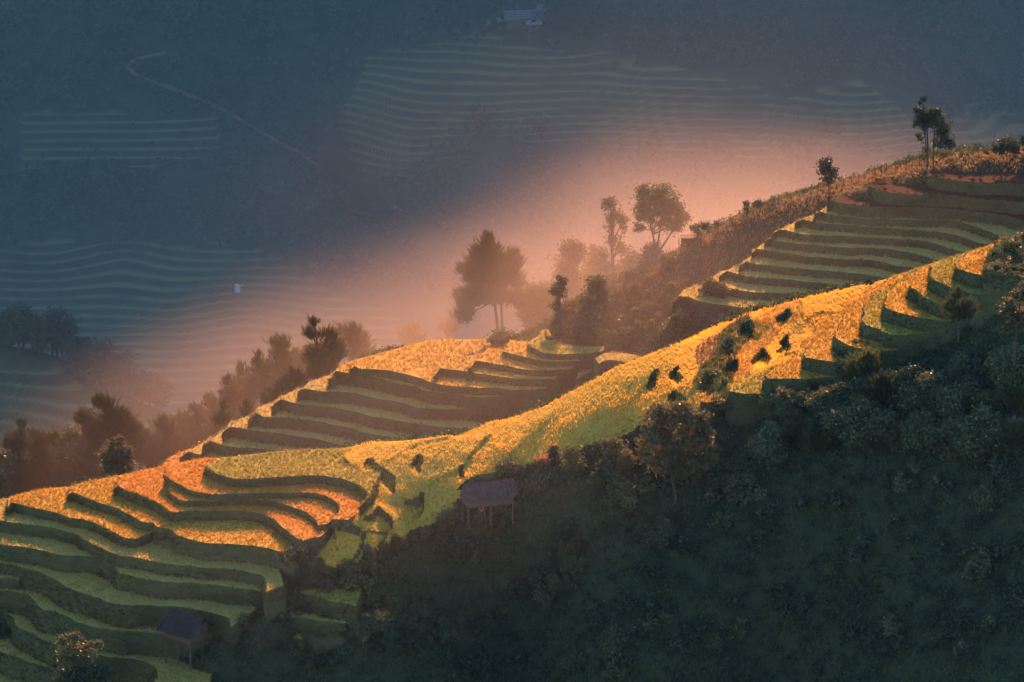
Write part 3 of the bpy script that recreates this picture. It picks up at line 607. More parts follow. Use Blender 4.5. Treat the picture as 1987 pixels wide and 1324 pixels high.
at = nt.nodes.new('ShaderNodeAttribute'); at.attribute_name = 'tread'; mx = nt.nodes.new('ShaderNodeMix'); mx.data_type = 'RGBA'
nt.links.new(at.outputs['Fac'], mx.inputs[0]); nt.links.new(cb, mx.inputs[6]); nt.links.new(ca, mx.inputs[7])
df = nt.nodes.new('ShaderNodeBsdfDiffuse'); nt.links.new(mx.outputs[2], df.inputs[0]); nt.links.new(df.outputs[0], out.inputs[0])
me, _, _ = grid_mesh('far_valley_and_slopes', xs, ys, far_h, [FARM])
X, Y = np.meshgrid(xs, ys); far_h(X, Y); aa = me.attributes.new('tread', 'FLOAT', 'POINT'); aa.data.foreach_set('value', far_h.mask.ravel().astype(np.float32))
tag(obj('valley', me), 'deep valley and far terraced slope fading in blue haze', None, None, 'structure')
def far_drop(px, py, a=1075, b=1225):
    d = ray(px, py); yy = np.arange(a, b, .4); t = yy/d[1]; x = d[0]*t; z = CAMZ+d[2]*t; g = far_h(x, yy)
    k = np.nonzero(z < g)[0]; i = k[0] if len(k) else int(np.argmin(z-g)); return np.array((x[i], yy[i], g[i]))
# earth path on the far slope
PATH = solidmat('earth_path', [(.12,.065,.05),(.17,.10,.08)], .3)
def path(pts, w, nm='footpath'):
    P = catmull([far_drop(*p) for p in pts], 2.0); g = MB()
    for i in range(len(P)-1):
        a, b = P[i], P[i+1]; d = b-a; n = np.array((-d[1], d[0], 0)); n /= max(np.linalg.norm(n), 1e-6); n = n*w/2
        q = [a-n, b-n, b+n, a+n]; zz = [max(far_h(np.array([v[0]]), np.array([v[1]]))[0], v[2])+.35 for v in q]
        g.quad(*[(v[0], v[1], z) for v, z in zip(q, zz)])
    o = obj(nm, g.mesh(nm, PATH)); return o
tag(path([(320,108),(262,122),(245,135),(262,150),(300,165),(400,205),(480,245),(545,283),(590,305),(610,322),(628,331)], 1.1), 'thin reddish earth path crossing the far slope', None, None, 'structure')
tag(path([(748,396),(765,408),(782,421)], 1.3), 'short pale piece of earth track low on the far slope', None, None, 'structure')
# ------------------------------------------------------------------ trees
def px_scale(P):
    f = P[1]*cp-(P[2]-CAMZ)*sp; return FPX/f
def make_crown(name, lobes, style, mat, dens=1.0, leaf=.34):  # noqa
    """lobes: (x, y, z, rx, ry, rz) in metres"""
    P = []
    for l in lobes:
        A = 4*math.pi*((l[3]*l[4]+l[3]*l[5]+l[4]*l[5])/3)*2.6
        n = int(A*dens*(22 if style == 'leaf' else 15)*(.34/leaf)**2)
        # sub-clumps make the outline uneven and leave gaps
        m = max(4, int(A*.9)); cc = ellip(m, l[:3], np.array(l[3:])*.86, .3); cr = rng.uniform(.22, .62, m)*min(1.1, max(l[3], .5)/1.3+.2)
        k = rng.integers(0, m, n); P.append(cc[k]+rng.normal(size=(n, 3))*cr[k][:, None]*np.array((.62, .62, .45)))
    P = np.vstack(P)
    if style == 'leaf': V, F = leaves(P, leaf, .5)
    else:
        c = np.mean([l[:3] for l in lobes], 0); up = (P-c); up[:, 2] = np.abs(up[:, 2])*.4; up /= np.maximum(np.linalg.norm(up, axis=1), .5)[:, None]
        V, F = blades(P, 4, rng.uniform(.35, 1.0, len(P)), np.full(len(P), .10), .5, up*1.1)
    return mesh_np(name, V, F, [mat])
def tree(name, label, px, py, lobes, trunks=None, style='leaf', mat='mid', d=None, group=None, dens=1.0, leaf=.34, cat='tree', depth=.85, sink=.4):
    B = drop(px, py) if d is None else at_d(px, py, d)
    s = px_scale(B); root = bpy.data.objects.new(name, None); COL.objects.link(root); root.location = B
    tag(root, label, cat, group)
    L = []
    for i, (cx, cyy, rx, ry) in enumerate(lobes):
        L.append(((cx-px)/s, random.uniform(-.4, .4)*rx/s, (py-cyy)/s/cp, rx/s, rx/s*depth, ry/s/cp))
    obj('crown', make_crown('crown', L, style, LEAF[mat], dens, leaf), root)
    g = MB()
    if trunks is None:
        top = max(L, key=lambda l: l[2]); trunks = [[(px, py), (px+(top[0]*s)*.4, py-top[2]*s*.5), (px+top[0]*s, py-top[2]*s*.94)]]
    H = (py-min(l[1] for l in lobes))/s
    for tr in trunks:
        Q = [((x-px)/s, 0, (py-y)/s/cp) for x, y in tr]; Q[0] = (Q[0][0], 0, Q[0][2]-sink-.6)
        r0 = max(.05, H*.022); n = len(Q); Q = [np.array(q)+np.array((0, random.uniform(-.1, .1), 0)) for q in Q]
        g.tube(Q, [r0*(1-.75*i/(n-1)) for i in range(n)], 6)
    main = trunks[0]
    for l in L:
        if H < 2.2: break
        f = random.uniform(.35, .6); a = np.array((((main[0][0]-px)+(main[-1][0]-main[0][0])*f)/s, 0, ((py-main[0][1])+(main[0][1]-main[-1][1])*f)/s/cp))
        b = np.array(l[:3]); g.tube([a, (a+b)/2+np.array((0, 0, -.15)), b], [H*.009, H*.007, H*.003], 5)
    obj('trunk', g.mesh('trunk', BARK, True), root)
    return root
CR = 'trees along the crest of the ridge behind'
tree('pine_tree', 'broad two-stemmed pine standing in the orange mist behind the golden terraces', 970, 640, [(948,470,13,14),(945,492,31,24),(925,527,38,26),(965,522,42,32),(990,510,20,24),(1000,548,18,20),(915,575,33,20),(950,572,40,20),(902,608,20,16),(985,582,18,13)],
     [[(968,645),(962,605),(957,560),(950,480)], [(976,645),(973,600),(968,550)]], 'spike', 'pine', d=606)
tree('dense_tree', 'dense dark rounded tree just right of the two-stemmed pine', 1032, 642, [(1040,592,38,42),(1015,578,24,20),(1062,572,22,22),(1035,615,34,26)], mat='mid', d=602, dens=1.2)
tree('leaning_tree', 'small dark leaning tree with a crooked stem on the scrubby bank', 1110, 616, [(1088,545,11,12),(1084,568,18,13),(1080,594,11,16),(1112,594,12,8)], [[(1110,620),(1098,598),(1089,572),(1088,548)]], mat='dark', leaf=.3)
tree('small_tree', 'bushy tree to the right of the leaning tree, its top catching light', 1157, 622, [(1156,553,20,20),(1147,585,24,24),(1170,576,18,18)], mat='mid')
tree('round_tree', 'leftmost of the misty round trees, tallest of its clump', 1108, 642, [(1112,488,28,24),(1100,528,30,38),(1118,560,28,32)], mat='mid', d=608, group=CR)
tree('round_tree', 'misty round tree below and left of the slender tree', 1155, 642, [(1158,498,23,26),(1150,535,26,35),(1165,570,25,30)], mat='mid', d=610, group=CR)
tree('round_tree', 'low misty tree directly under the slender tree', 1183, 622, [(1186,528,19,26),(1180,562,22,25)], mat='mid', d=609, group=CR)
tree('slender_tree', 'tall slender tree with an open broken crown in the mist', 1190, 575, [(1183,395,17,15),(1192,420,19,15),(1207,428,12,10),(1180,445,12,6),(1208,446,9,7),(1190,463,15,11),(1202,483,17,15)],
     [[(1190,580),(1188,500),(1186,440),(1184,392)]], mat='mid', d=608, dens=.75)
tree('round_tree', 'misty tree between the slender tree and the big round tree', 1215, 602, [(1222,505,19,22),(1212,540,22,33)], mat='mid', d=608, group=CR)
tree('spreading_tree', 'largest round-crowned tree with forked limbs on the misty crest', 1271, 490, [(1258,380,28,20),(1290,385,26,23),(1245,412,18,22),(1277,414,34,26),(1312,410,20,18),(1325,427,13,13),(1240,440,13,9),(1300,438,26,14)],
     [[(1270,495),(1268,462),(1258,422),(1262,385)], [(1271,490),(1281,442),(1290,405)], [(1272,482),(1300,455),(1322,430)]], mat='mid', dens=.85, d=606)
tree('round_tree', 'leafy tree right under the fork of the big round tree', 1262, 565, [(1266,492,22,22),(1250,520,20,33),(1270,540,23,25)], mat='mid', d=603, group=CR)
SP = 'saplings along the misty crest'
tree('sapling', 'round-headed sapling beside the low shed on the crest', 1347, 472, [(1347,446,11,8),(1352,452,8,6)], mat='mid', group=SP, leaf=.26, dens=1.3)
tree('sapling', 'dark spiky sapling right of the low shed', 1366, 480, [(1366,443,7,7)], None, 'spike', 'pine', group=SP, dens=1.2)
tree('sapling', 'thin leaning sapling in front of the far golden knoll', 1395, 460, [(1391,440,6,7)], [[(1395,460),(1389,446)]], mat='mid', group=SP, leaf=.24)
tree('sapling', 'tiny sapling at the foot of the twin flat-topped saplings', 1421, 444, [(1421,434,5,5)], mat='mid', group=SP, leaf=.24)
tree('sapling', 'left of the two flat-topped saplings on the skyline, with many thin stems', 1447, 430, [(1447,399,7,6),(1448,408,6,4)], [[(1445,432),(1443,412),(1446,400)], [(1448,432),(1449,405)], [(1451,430),(1452,408)]], mat='dark', group=SP, leaf=.24, dens=1.3)
tree('sapling', 'right of the two flat-topped saplings on the skyline, with two stems', 1472, 420, [(1474,396,10,4),(1467,400,6,3)], [[(1470,422),(1469,400)], [(1477,420),(1474,398)]], mat='dark', group=SP, leaf=.24, dens=1.3)
tree('lone_tree', 'lone oval-crowned tree at the lower end of the fence', 1608, 392, [(1604,321,15,11),(1596,334,12,9),(1613,336,15,11),(1606,351,13,9)], [[(1608,395),(1608,362),(1606,325)]], mat='dark')
tree('tall_tree', 'taller left tree of the pair standing beside the fence', 1800, 324, [(1786,203,8,10),(1783,222,13,10),(1795,236,18,18),(1778,240,11,11),(1785,268,8,7),(1795,292,6,5)], [[(1800,328),(1799,290),(1797,250),(1788,205)]], mat='dark')
tree('tall_tree', 'right tree of the pair beside the fence, its crown leaning right', 1812, 324, [(1812,224,17,12),(1822,245,20,18),(1834,262,17,18),(1838,283,15,11),(1820,278,14,8)], [[(1812,328),(1810,290),(1812,240)]], mat='dark')
tree('squat_tree', 'squat dark tree on the right skyline beyond the ploughed field', 1955, 314, [(1952,281,23,13),(1938,290,15,10),(1968,288,16,12)], mat='dark')
tree('squat_tree', 'dark tree cut by the right edge of the picture on the skyline', 1990, 302, [(1988,276,12,12),(1995,288,12,10)], mat='dark')
tree('shrub', 'loose leafy shrub on the crest of the golden terraces', 980, 678, [(975,652,26,10),(958,658,11,7),(992,655,13,9),(968,668,14,7)], mat='mid', cat='shrub', leaf=.3, dens=.8, d=586)
LG = 'conifers on the left flank of the ridge behind'
S = 'spike'
for lab, px, py, lob, dd, mt in [
 ('tall thick conifer with a pointed top behind the upper left terraces', 625, 758, [(612,629,10,8),(608,650,17,11),(640,652,20,12),(625,690,34,26),(655,682,20,26),(628,722,34,25)], 594, 'rim'),
 ('pale conifer just right of the tall thick conifer', 692, 755, [(680,641,20,12),(690,665,26,20),(702,692,25,22)], 604, 'pine'),
 ('pale hazy conifer to the left of the tall thick conifer', 548, 775, [(547,669,17,13),(550,700,26,22),(555,735,30,28)], 602, 'pine'),
 ('hazy narrow-tipped conifer, second to the left of the tall thick conifer', 507, 800, [(504,694,7,11),(508,716,18,15),(500,750,25,28),(525,755,25,28)], 600, 'pine'),
 ('hazy conifer above the orange terrace tip', 445, 850, [(442,739,8,12),(448,768,20,22),(445,810,26,30)], 598, 'pine'),
 ('tiny dark conifer on the terrace edge', 478, 818, [(476,790,7,11),(478,806,10,10)], 585, 'dark'),
 ('low dark bushy tree on the terrace edge', 522, 795, [(523,768,11,10),(522,778,14,10)], 587, 'dark'),
 ('dark pointed conifer at the foot of the tall thick one', 548, 785, [(546,742,9,16),(552,760,16,16)], 588, 'dark'),
 ('dark bushy conifer touching the foot of the tall thick one', 576, 770, [(572,732,15,18),(580,748,14,14)], 589, 'dark'),
 ('small dark pointed conifer nearest the orange terrace tip', 433, 838, [(432,793,6,11),(432,815,16,14)], 585, 'pine'),
 ('hazy conifer low between the two groups', 385, 900, [(382,799,12,10),(388,830,22,26),(380,862,28,22)], 598, 'pine'),
 ('hazy broad conifer right of the large spiky one', 324, 925, [(320,829,19,15),(325,860,27,27),(322,890,28,25)], 594, 'pine'),
 ('large spiky conifer rising highest at the lower left', 212, 975, [(208,783,22,14),(172,808,20,13),(232,808,28,20),(205,838,46,28),(255,840,26,28),(215,888,58,42)], 586, 'pine'),
 ('dark conifer hidden behind the large spiky one', 272, 960, [(275,842,16,20),(285,880,28,33)], 590, 'pine'),
 ('rounded dark tree left of the large spiky conifer', 135, 975, [(140,845,22,14),(125,880,30,36),(120,920,38,38)], 588, 'mid'),
 ('dark conifer third from the left edge', 75, 975, [(74,848,17,14),(80,880,26,32),(75,922,40,38)], 584, 'pine'),
 ('pointed dark conifer near the left edge of the picture', 35, 990, [(48,823,9,12),(36,855,26,18),(25,890,30,33),(35,930,40,40)], 580, 'pine'),
 ('dark leafy tree cut by the left edge of the picture', 3, 1000, [(3,905,28,38),(0,940,30,38)], 576, 'mid'),
 ('hazy conifer filling the gap right of the one above the orange terrace tip', 475, 835, [(474,722,11,14),(476,748,20,22),(472,790,26,32)], 603, 'pine'),
 ('pale hazy conifer with a rounded top, third to the left of the tall thick conifer', 578, 790, [(578,692,16,14),(580,720,24,24),(575,750,28,26)], 604, 'pine'),
 ('hazy conifer between the broad right one and the low middle one', 356, 915, [(355,815,14,14),(354,845,24,26),(356,880,28,26)], 600, 'pine'),
 ('hazy conifer just below the orange terrace tip', 412, 880, [(412,780,12,14),(414,808,20,24),(410,845,26,26)], 602, 'pine'),
 ('dark conifer filling the dip left of the glowing rounded tree', 178, 975, [(176,838,18,16),(178,870,28,30),(175,910,36,34)], 591, 'pine'),
 ('dark conifer in the dip third from the left edge of the belt', 105, 985, [(105,855,16,14),(104,885,26,28),(102,925,34,32)], 589, 'pine'),
 ('faint conifer far down in the mist left of the two-stemmed pine', 800, 690, [(800,640,15,12),(800,658,26,14)], 640, 'pine'),
 ('fainter conifer in the mist close to the two-stemmed pine', 868, 680, [(870,640,18,14)], 650, 'pine')]:
    tree('conifer_tree', lab, px, py, lob, None, 'leaf' if mt == 'mid' else S, mt, d=dd, group=LG, dens=.9)
tree('rounded_tree', 'rounded bushy tree with a glowing rim in front of the large spiky conifer', 228, 945, [(228,860,14,13),(215,885,20,20),(240,885,22,22),(228,910,36,22)], mat='rim', d=560, leaf=.28)
tree('broad_tree', 'big glittering leafy tree overlapping the lower edge of the lit field', 1315, 985, [(1275,795,24,14),(1310,800,33,18),(1345,812,26,18),(1270,830,30,28),(1320,850,44,40),(1364,845,20,26),(1374,882,16,30),(1280,880,35,38),(1335,905,42,42),(1246,870,15,24)], mat='rim', d=499, dens=.9, leaf=.36)
tree('pyramid_tree', 'pyramid-shaped tree with a bright rim below the crescent terraces', 1522, 835, [(1520,765,11,9),(1514,785,19,14),(1535,790,18,15),(1520,812,32,18)], mat='rim', leaf=.28)
tree('young_pine', 'young upright pine in front of the crescent terraces', 1860, 645, [(1857,574,9,11),(1846,595,11,11),(1868,595,12,12),(1858,610,24,11),(1885,600,6,7)], None, 'spike', 'pine', d=497)
tree('bright_tree', 'bright leafy tree at the right edge below the crescent terraces', 1968, 690, [(1978,568,20,20),(1955,600,18,20),(1975,622,30,28),(1945,637,12,7)], mat='rim', d=493)
SC = 'small conifers below the crescent terraces'
tree('small_conifer', 'thinnest small conifer, standing alone below the green terrace', 1470, 785, [(1470,768,2.5,5),(1470,776,5,5)], None, 'spike', 'rim', group=SC, dens=2)
tree('small_conifer', 'small feathery conifer touching the pyramid-shaped tree on its left', 1491, 785, [(1490,764,6,6),(1491,774,10,8)], None, 'spike', 'rim', group=SC, dens=2)
tree('small_conifer', 'small conifer with a lit tip right of the pyramid-shaped tree', 1577, 770, [(1577,747,4,5),(1577,756,8,8)], None, 'spike', 'rim', group=SC, dens=2)
BB = 'shrubs along the lower edge of the lit field'
for lab, px, py, lob, mt in [
 ('dark shrub beside the dry maize at the bottom of the lit field', 1073, 905, [(1072,878,12,10),(1076,892,14,10)], 'dark'),
 ('rounded shrub left of the big glittering tree, partly lit', 1112, 920, [(1108,880,18,14),(1116,903,22,18)], 'mid'),
 ('shrub touching the left side of the big glittering tree', 1192, 905, [(1186,858,20,14),(1200,882,24,22)], 'mid'),
 ('warm-edged shrub in the shadow left of the big glittering tree', 1215, 940, [(1212,900,20,24),(1205,918,22,18)], 'rim'),
 ('low shrub with glowing tips right of the big glittering tree', 1405, 810, [(1400,785,22,8),(1425,790,20,8)], 'rim'),
 ('long low shrub with glowing tips under the green terrace', 1450, 800, [(1445,788,18,7),(1462,793,14,8)], 'rim'),
 ('rounded shrub with a glowing rim just below the corrugated hut', 955, 1050, [(955,995,20,9),(940,1012,18,14),(970,1015,23,17),(955,1036,32,17)], 'rim'),
 ('dark shrub left of the corrugated hut', 870, 1020, [(880,1005,22,12),(862,1015,20,12)], 'mid'),
 ('leafy weeds growing at the right end of the corrugated hut', 1000, 960, [(1000,950,12,10),(1008,962,10,7)], 'rim'),
 ('low weeds behind the roof of the corrugated hut', 1000, 925, [(985,908,26,5),(1010,912,16,6)], 'mid'),
 ('wide shrub with glowing tips on the lower left terraces', 150, 1300, [(145,1233,15,8),(126,1245,15,8),(186,1248,13,7),(150,1264,44,18)], 'mid'),
 ('dark shrub directly below the wide glowing shrub at lower left', 150, 1330, [(150,1305,50,18),(190,1300,30,15)], 'dark'),
 ('tiny bright bush on the dark slope right of the stilt hut', 500, 1275, [(500,1252,16,6)], 'rim'),
 ('tiny bright bush just right of the stilt hut', 450, 1262, [(450,1243,11,5)], 'rim'),
 ('tiny bright bush below the stilt hut', 368, 1290, [(366,1272,10,4)], 'rim'),
 ('small shrub with a lit tip on the dark slope under the last terraces', 680, 1125, [(680,1100,16,8)], 'rim'),
 ('dark bushy mound at the end of the lower left terraces', 560, 1110, [(565,1080,22,12),(590,1075,18,10)], 'dark'),
 ('shrub overgrowing the pits in the middle of the golden field', 1385, 760, [(1378,725,20,14),(1370,748,20,14)], 'mid'),
 ('upper shrub among the overgrown pits of the golden field', 1415, 690, [(1412,665,14,12),(1408,680,16,10)], 'mid'),
 ('shrub behind the upper right terraces beside the crescent fields', 1945, 520, [(1935,492,16,12),(1960,482,20,14),(1975,500,20,16)], 'mid'),
 ('spindly weed at the upper right edge above the crescent fields', 1985, 470, [(1987,455,12,7)], 'rim')]:
    tree('shrub', lab, px, py, lob, mat=mt, cat='shrub', group=BB, leaf=.27, dens=1.0, d=(None if py < 1290 and px < 1900 and not (1370 < px < 1420) else {150:486, 368:488, 1945:503, 1985:505, 1385:505.5, 1415:514}.get(px)))
# shared shrubs and trees for the dark slope and the misty bank: copies share mesh data
protos = []
for k in range(7):
    H = (1.0, 1.4, 1.9, 2.4, 3.0, 3.6, 4.4)[k]; L = []
    for q in range(3+k//2): L.append((random.uniform(-.45, .45)*H, random.uniform(-.3, .3)*H, H*random.uniform(.3, .62), H*random.uniform(.24, .4), H*random.uniform(.24, .36), H*random.uniform(.2, .34)))
    L.append((0, 0, H*.74, H*.24, H*.22, H*.22))
    cm = {m: None for m in ('dark', 'mid', 'rim')}
    base = make_crown('crown', L, 'spike' if k == 4 else 'leaf', LEAF['dark'], .9, .30)
    for m in cm:
        c = base.copy(); c.materials.clear(); c.materials.append(LEAF[m]); cm[m] = c
    g = MB(); g.tube([(0, 0, -.8), (.05*H, 0, .3*H), (0, .03*H, .65*H)], [H*.035, H*.025, H*.01], 5)
    for q in range(3): g.tube([(.03*H, 0, .2*H), (L[q][0]*.6, L[q][1]*.6, L[q][2]*.8), L[q][:3]], [H*.015, H*.012, H*.005], 4)
    protos.append((cm, g.mesh('trunk', BARK), H))
def place(name, label, px, py, k, mat, group, scale=1.0, cat='shrub'):
    B = drop(px, py); cm, tm, H = protos[k]; r = bpy.data.objects.new(name, None); COL.objects.link(r)
    r.location = B; r.rotation_euler = (0, 0, random.uniform(0, 6.28)); r.scale = (scale,)*3; tag(r, label, cat, group)
    obj('crown', cm[mat], r); obj('trunk', tm, r)
DK = 'dark shrubs on the shaded slope at the lower right'
for (x0, x1, y0, y1, n, ks, cat) in [(1640, 1990, 745, 900, 30, (3, 4, 5, 6), 'tree'), (1420, 1660, 800, 900, 14, (3, 4, 5), 'tree'), (1560, 1900, 700, 780, 10, (2, 3), 'shrub'),
        (1090, 1300, 930, 1080, 22, (1, 2, 3), 'shrub'), (880, 1150, 1060, 1200, 16, (1, 2, 3), 'shrub'), (1250, 1990, 880, 1320, 100, (0, 1, 2, 3), 'shrub'), (560, 1250, 1130, 1320, 46, (0, 1, 2, 3), 'shrub'), (380, 640, 1180, 1320, 12, (0, 1, 2), 'shrub')]:
    for _ in range(n):
        px, py = random.uniform(x0, x1), random.uniform(y0, y1)
        if cat == 'tree': place('bushy_tree', 'dark bushy tree in the shaded belt below the crescent terraces', px, py, random.choice(ks), 'dark' if random.random() < .3 else 'mid', 'dark trees below the crescent terraces', random.uniform(.8, 1.15), 'tree')
        else: place('shrub', {(1560, 700): 'dark shrub among the shaded ends of the crescent terraces', (1090, 930): 'dark shrub just left of and below the big glittering tree', (880, 1060): 'dark shrub on the slope below the corrugated hut', (1250, 880): 'dark shrub on the open shaded slope at the lower right', (560, 1130): 'dark shrub along the bottom centre of the shaded slope', (380, 1180): 'dark shrub on the slope right of the stilt hut'}[(x0, y0)], px, py, random.choice(ks), random.choice(('dark', 'dark', 'mid')), DK, random.uniform(.7, 1.2))
for _ in range(46):
    px = random.uniform(1075, 1400); lo = np.interp(px, [1075, 1200, 1300, 1400], [625, 590, 560, 570]); hi = np.interp(px, [1075, 1200, 1300, 1400], [665, 700, 665, 640])
    py = random.uniform(lo, hi)
    if 1335 < px < 1440 and py > 590: continue
    place('bank_shrub', 'hazy shrub on the bank left of the dim wooden hut', px, py, random.choice((0, 1, 2, 3)), 'rim' if py < lo+30 else 'mid', 'shrubs on the misty bank', random.uniform(.7, 1.15))  # topmost shrubs take the leaf tone that paints in a sunlit rim
for _ in range(16):
    px = random.uniform(1230, 1310); place('bank_shrub', 'leafy shrub under the big round tree on the crest', px, np.interp(px, [1230, 1310], [575, 500])+random.uniform(0, 18), random.choice((0, 1)), 'rim', 'shrubs under the big round tree', random.uniform(.7, 1.1))
for px, py in [(706,1150),(712,1175),(716,1205),(700,1225),(670,1245),(725,1130),(640,1255),(560,1190),(548,1160),(610,1262),(735,1190),(590,1105),(545,1205)]:
    place('shrub', 'dark bush at the broken right end of the lower left terraces', px, py, random.choice((0, 1, 1, 2)), random.choice(('mid', 'dark')), 'bushes at the end of the lower left terraces', random.uniform(.8, 1.2))
for px, py, k in [(530,1175,2),(545,1195,3),(522,1150,1),(512,1195,2),(706,1200,2),(716,1235,3),(690,1250,2),(720,1170,2),(470,1225,2),(600,1100,1)]:
    place('shrub', 'dark bush at the broken right end of the lower left terraces', px, py, k, 'mid', 'bushes at the end of the lower left terraces', random.uniform(.85, 1.1))
edge = catmull([(590,1085),(640,1102),(700,1098),(738,1076),(790,1050),(850,1028),(880,1008),(893,975)], 14)
for px, py in edge:
    for q in range(2): place('shrub', 'low weedy bush along the ragged lower edge of the lit field', px+random.uniform(-7, 7), py+random.uniform(0, 14), random.choice((0, 0, 1)), random.choice(('mid', 'rim', 'mid')), 'weedy bushes along the lower edge of the lit field', random.uniform(.5, .9))
# far trees on the knoll
cmf = {}
for k in range(3):
    L = [(random.uniform(-1.2, 1.2), random.uniform(-1, 1), random.uniform(1.2, 6.3), random.uniform(1.4, 2.4), 1.9, random.uniform(1.3, 2.2)) for _ in range(5)]
    g = MB(); g.tube([(0, 0, -1), (.2, 0, 3), (0, 0, 6)], [.25, .18, .06], 5)
    cmf[k] = (make_crown('crown', L, 'leaf', LEAF['dark'], .35, .55), g.mesh('trunk', BARK))
def far_place(px, py, a, b, sc, label, group):
    p = far_drop(px, py, a, b); k = random.randrange(3); r = bpy.data.objects.new('far_tree', None); COL.objects.link(r); r.location = p
    r.scale = (sc, sc, sc); r.rotation_euler = (0, 0, random.uniform(0, 6)); tag(r, label, 'tree', group); obj('crown', cmf[k][0], r); obj('trunk', cmf[k][1], r)
for px, py in [(10,665),(45,640),(38,690),(80,660),(75,690),(110,650),(120,700),(150,690),(175,715),(160,740),(205,720),(215,750),(240,735),(250,775),(275,760),(290,790),(60,610),(20,600),(100,612),(310,800),(190,760),(235,792)]:
    far_place(px, py, 835, 875, random.uniform(.8, 1.15), 'dark hazy tree in the belt above the far left terraces', 'trees on the far left knoll')
for px, py in [(640,345),(665,360),(700,385),(720,400),(655,320),(640,300),(690,410),(735,425),(630,280),(645,240),(1110,45),(1130,60),(1090,55),(1145,40),(930,60),(905,55),(1075,62),(1120,75)]:
    far_place(px, py, 1075, 1225, random.uniform(.8, 1.2), 'dim dark tree on the far slope across the valley', 'trees on the far slope')
# far woodland, one mass
Cn = []
for _ in range(2600):
    px, py = random.uniform(-60, 2050), random.uniform(-10, 560)
    if any(inpoly(np.array([px]), np.array([py]), P)[0] for P in FIELDS): continue
    y = fd(py)+random.uniform(-3, 3); d = ray(px, py); t = y/d[1]; Cn.append((d[0]*t, y))
Cn = np.array(Cn); Cz = far_h(Cn[:, 0], Cn[:, 1]); n = len(Cn); m = 26
Rr = rng.uniform(1.0, 2.4, n); P = np.repeat(np.c_[Cn, Cz+Rr*.8], m, 0)+rng.normal(size=(n*m, 3))*np.repeat(Rr, m)[:, None]*np.array((.6, .6, .45))
V, F = leaves(P, 1.0, .6); tag(obj('woodland', mesh_np('woodland', V, F, [LEAF['dark']])), 'dim scrub woodland covering the far slope', None, None, 'stuff')
# ------------------------------------------------------------------ undergrowth on the hillside
T3 = np.vstack([hF[:, [0, 1, 2]], hF[:, [0, 2, 3]]]); cc = hV[T3].mean(1); T3 = T3[visible(cc, 40) & (cc[:, 1] > 466) & (cc[:, 1] < 612)]
def cover(S):
    k = visible(S, 30)
    for u in TER: k &= ~(inpoly(S[:, 0], S[:, 1], u['poly']) & (S[:, 2] < u['z']))
    k &= ~inpoly(S[:, 0], S[:, 1], FPOLY); return k
A = area(hV, T3)
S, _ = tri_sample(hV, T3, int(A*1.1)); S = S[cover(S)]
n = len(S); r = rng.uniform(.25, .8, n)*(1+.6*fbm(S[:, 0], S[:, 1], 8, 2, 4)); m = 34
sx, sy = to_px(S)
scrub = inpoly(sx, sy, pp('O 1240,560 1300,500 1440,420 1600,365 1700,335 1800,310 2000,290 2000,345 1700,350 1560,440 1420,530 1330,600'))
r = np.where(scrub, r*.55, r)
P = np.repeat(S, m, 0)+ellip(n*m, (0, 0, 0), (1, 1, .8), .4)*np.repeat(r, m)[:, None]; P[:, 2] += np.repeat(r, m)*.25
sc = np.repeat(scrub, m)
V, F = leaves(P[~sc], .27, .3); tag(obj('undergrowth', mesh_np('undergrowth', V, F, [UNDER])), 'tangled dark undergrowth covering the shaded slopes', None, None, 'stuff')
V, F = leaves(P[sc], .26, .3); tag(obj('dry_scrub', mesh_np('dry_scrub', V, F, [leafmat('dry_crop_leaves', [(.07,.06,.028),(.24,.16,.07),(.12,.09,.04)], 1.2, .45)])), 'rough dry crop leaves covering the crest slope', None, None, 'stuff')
S, _ = tri_sample(hV, T3, int(A*7)); S = S[cover(S)]; sx, sy = to_px(S)
dry = inpoly(sx, sy, pp('O 1240,560 1300,500 1440,420 1600,365 1700,335 1800,310 2000,290 2000,345 1700,350 1560,440 1420,530 1330,600')) | inpoly(sx, sy, pp('O 930,920 1040,890 1080,900 1060,950 1000,990 980,940'))
for q, nm, lab, mat in ((~dry, 'wild_grass', 'dark wild grass on the shaded slopes', GRASS), (dry, 'dry_grass', 'dry sunlit grass along the misty crest', DRYGRASS)):
    Q = S[q]; V, F = blades(Q, 3, rng.uniform(.3, .65, len(Q)), rng.uniform(.06, .12, len(Q)), .9)
    tag(obj(nm, mesh_np(nm, V, F, [mat])), lab, None, None, 'stuff')
# dry maize stalks
Q = np.array([drop(px, py) for px, py in zip(rng.uniform(1030, 1066, 90), rng.uniform(885, 905, 90))]); V, F = blades(Q, 5, rng.uniform(.7, 1.2, 90), np.full(90, .09), .35)
tag(obj('dry_maize', mesh_np('dry_maize', V, F, [leafmat('dry_maize', [(.30,.12,.06),(.45,.22,.12)], 2, .4)])), 'reddish dry maize stalks at the lower edge of the lit field', None, None, 'stuff')
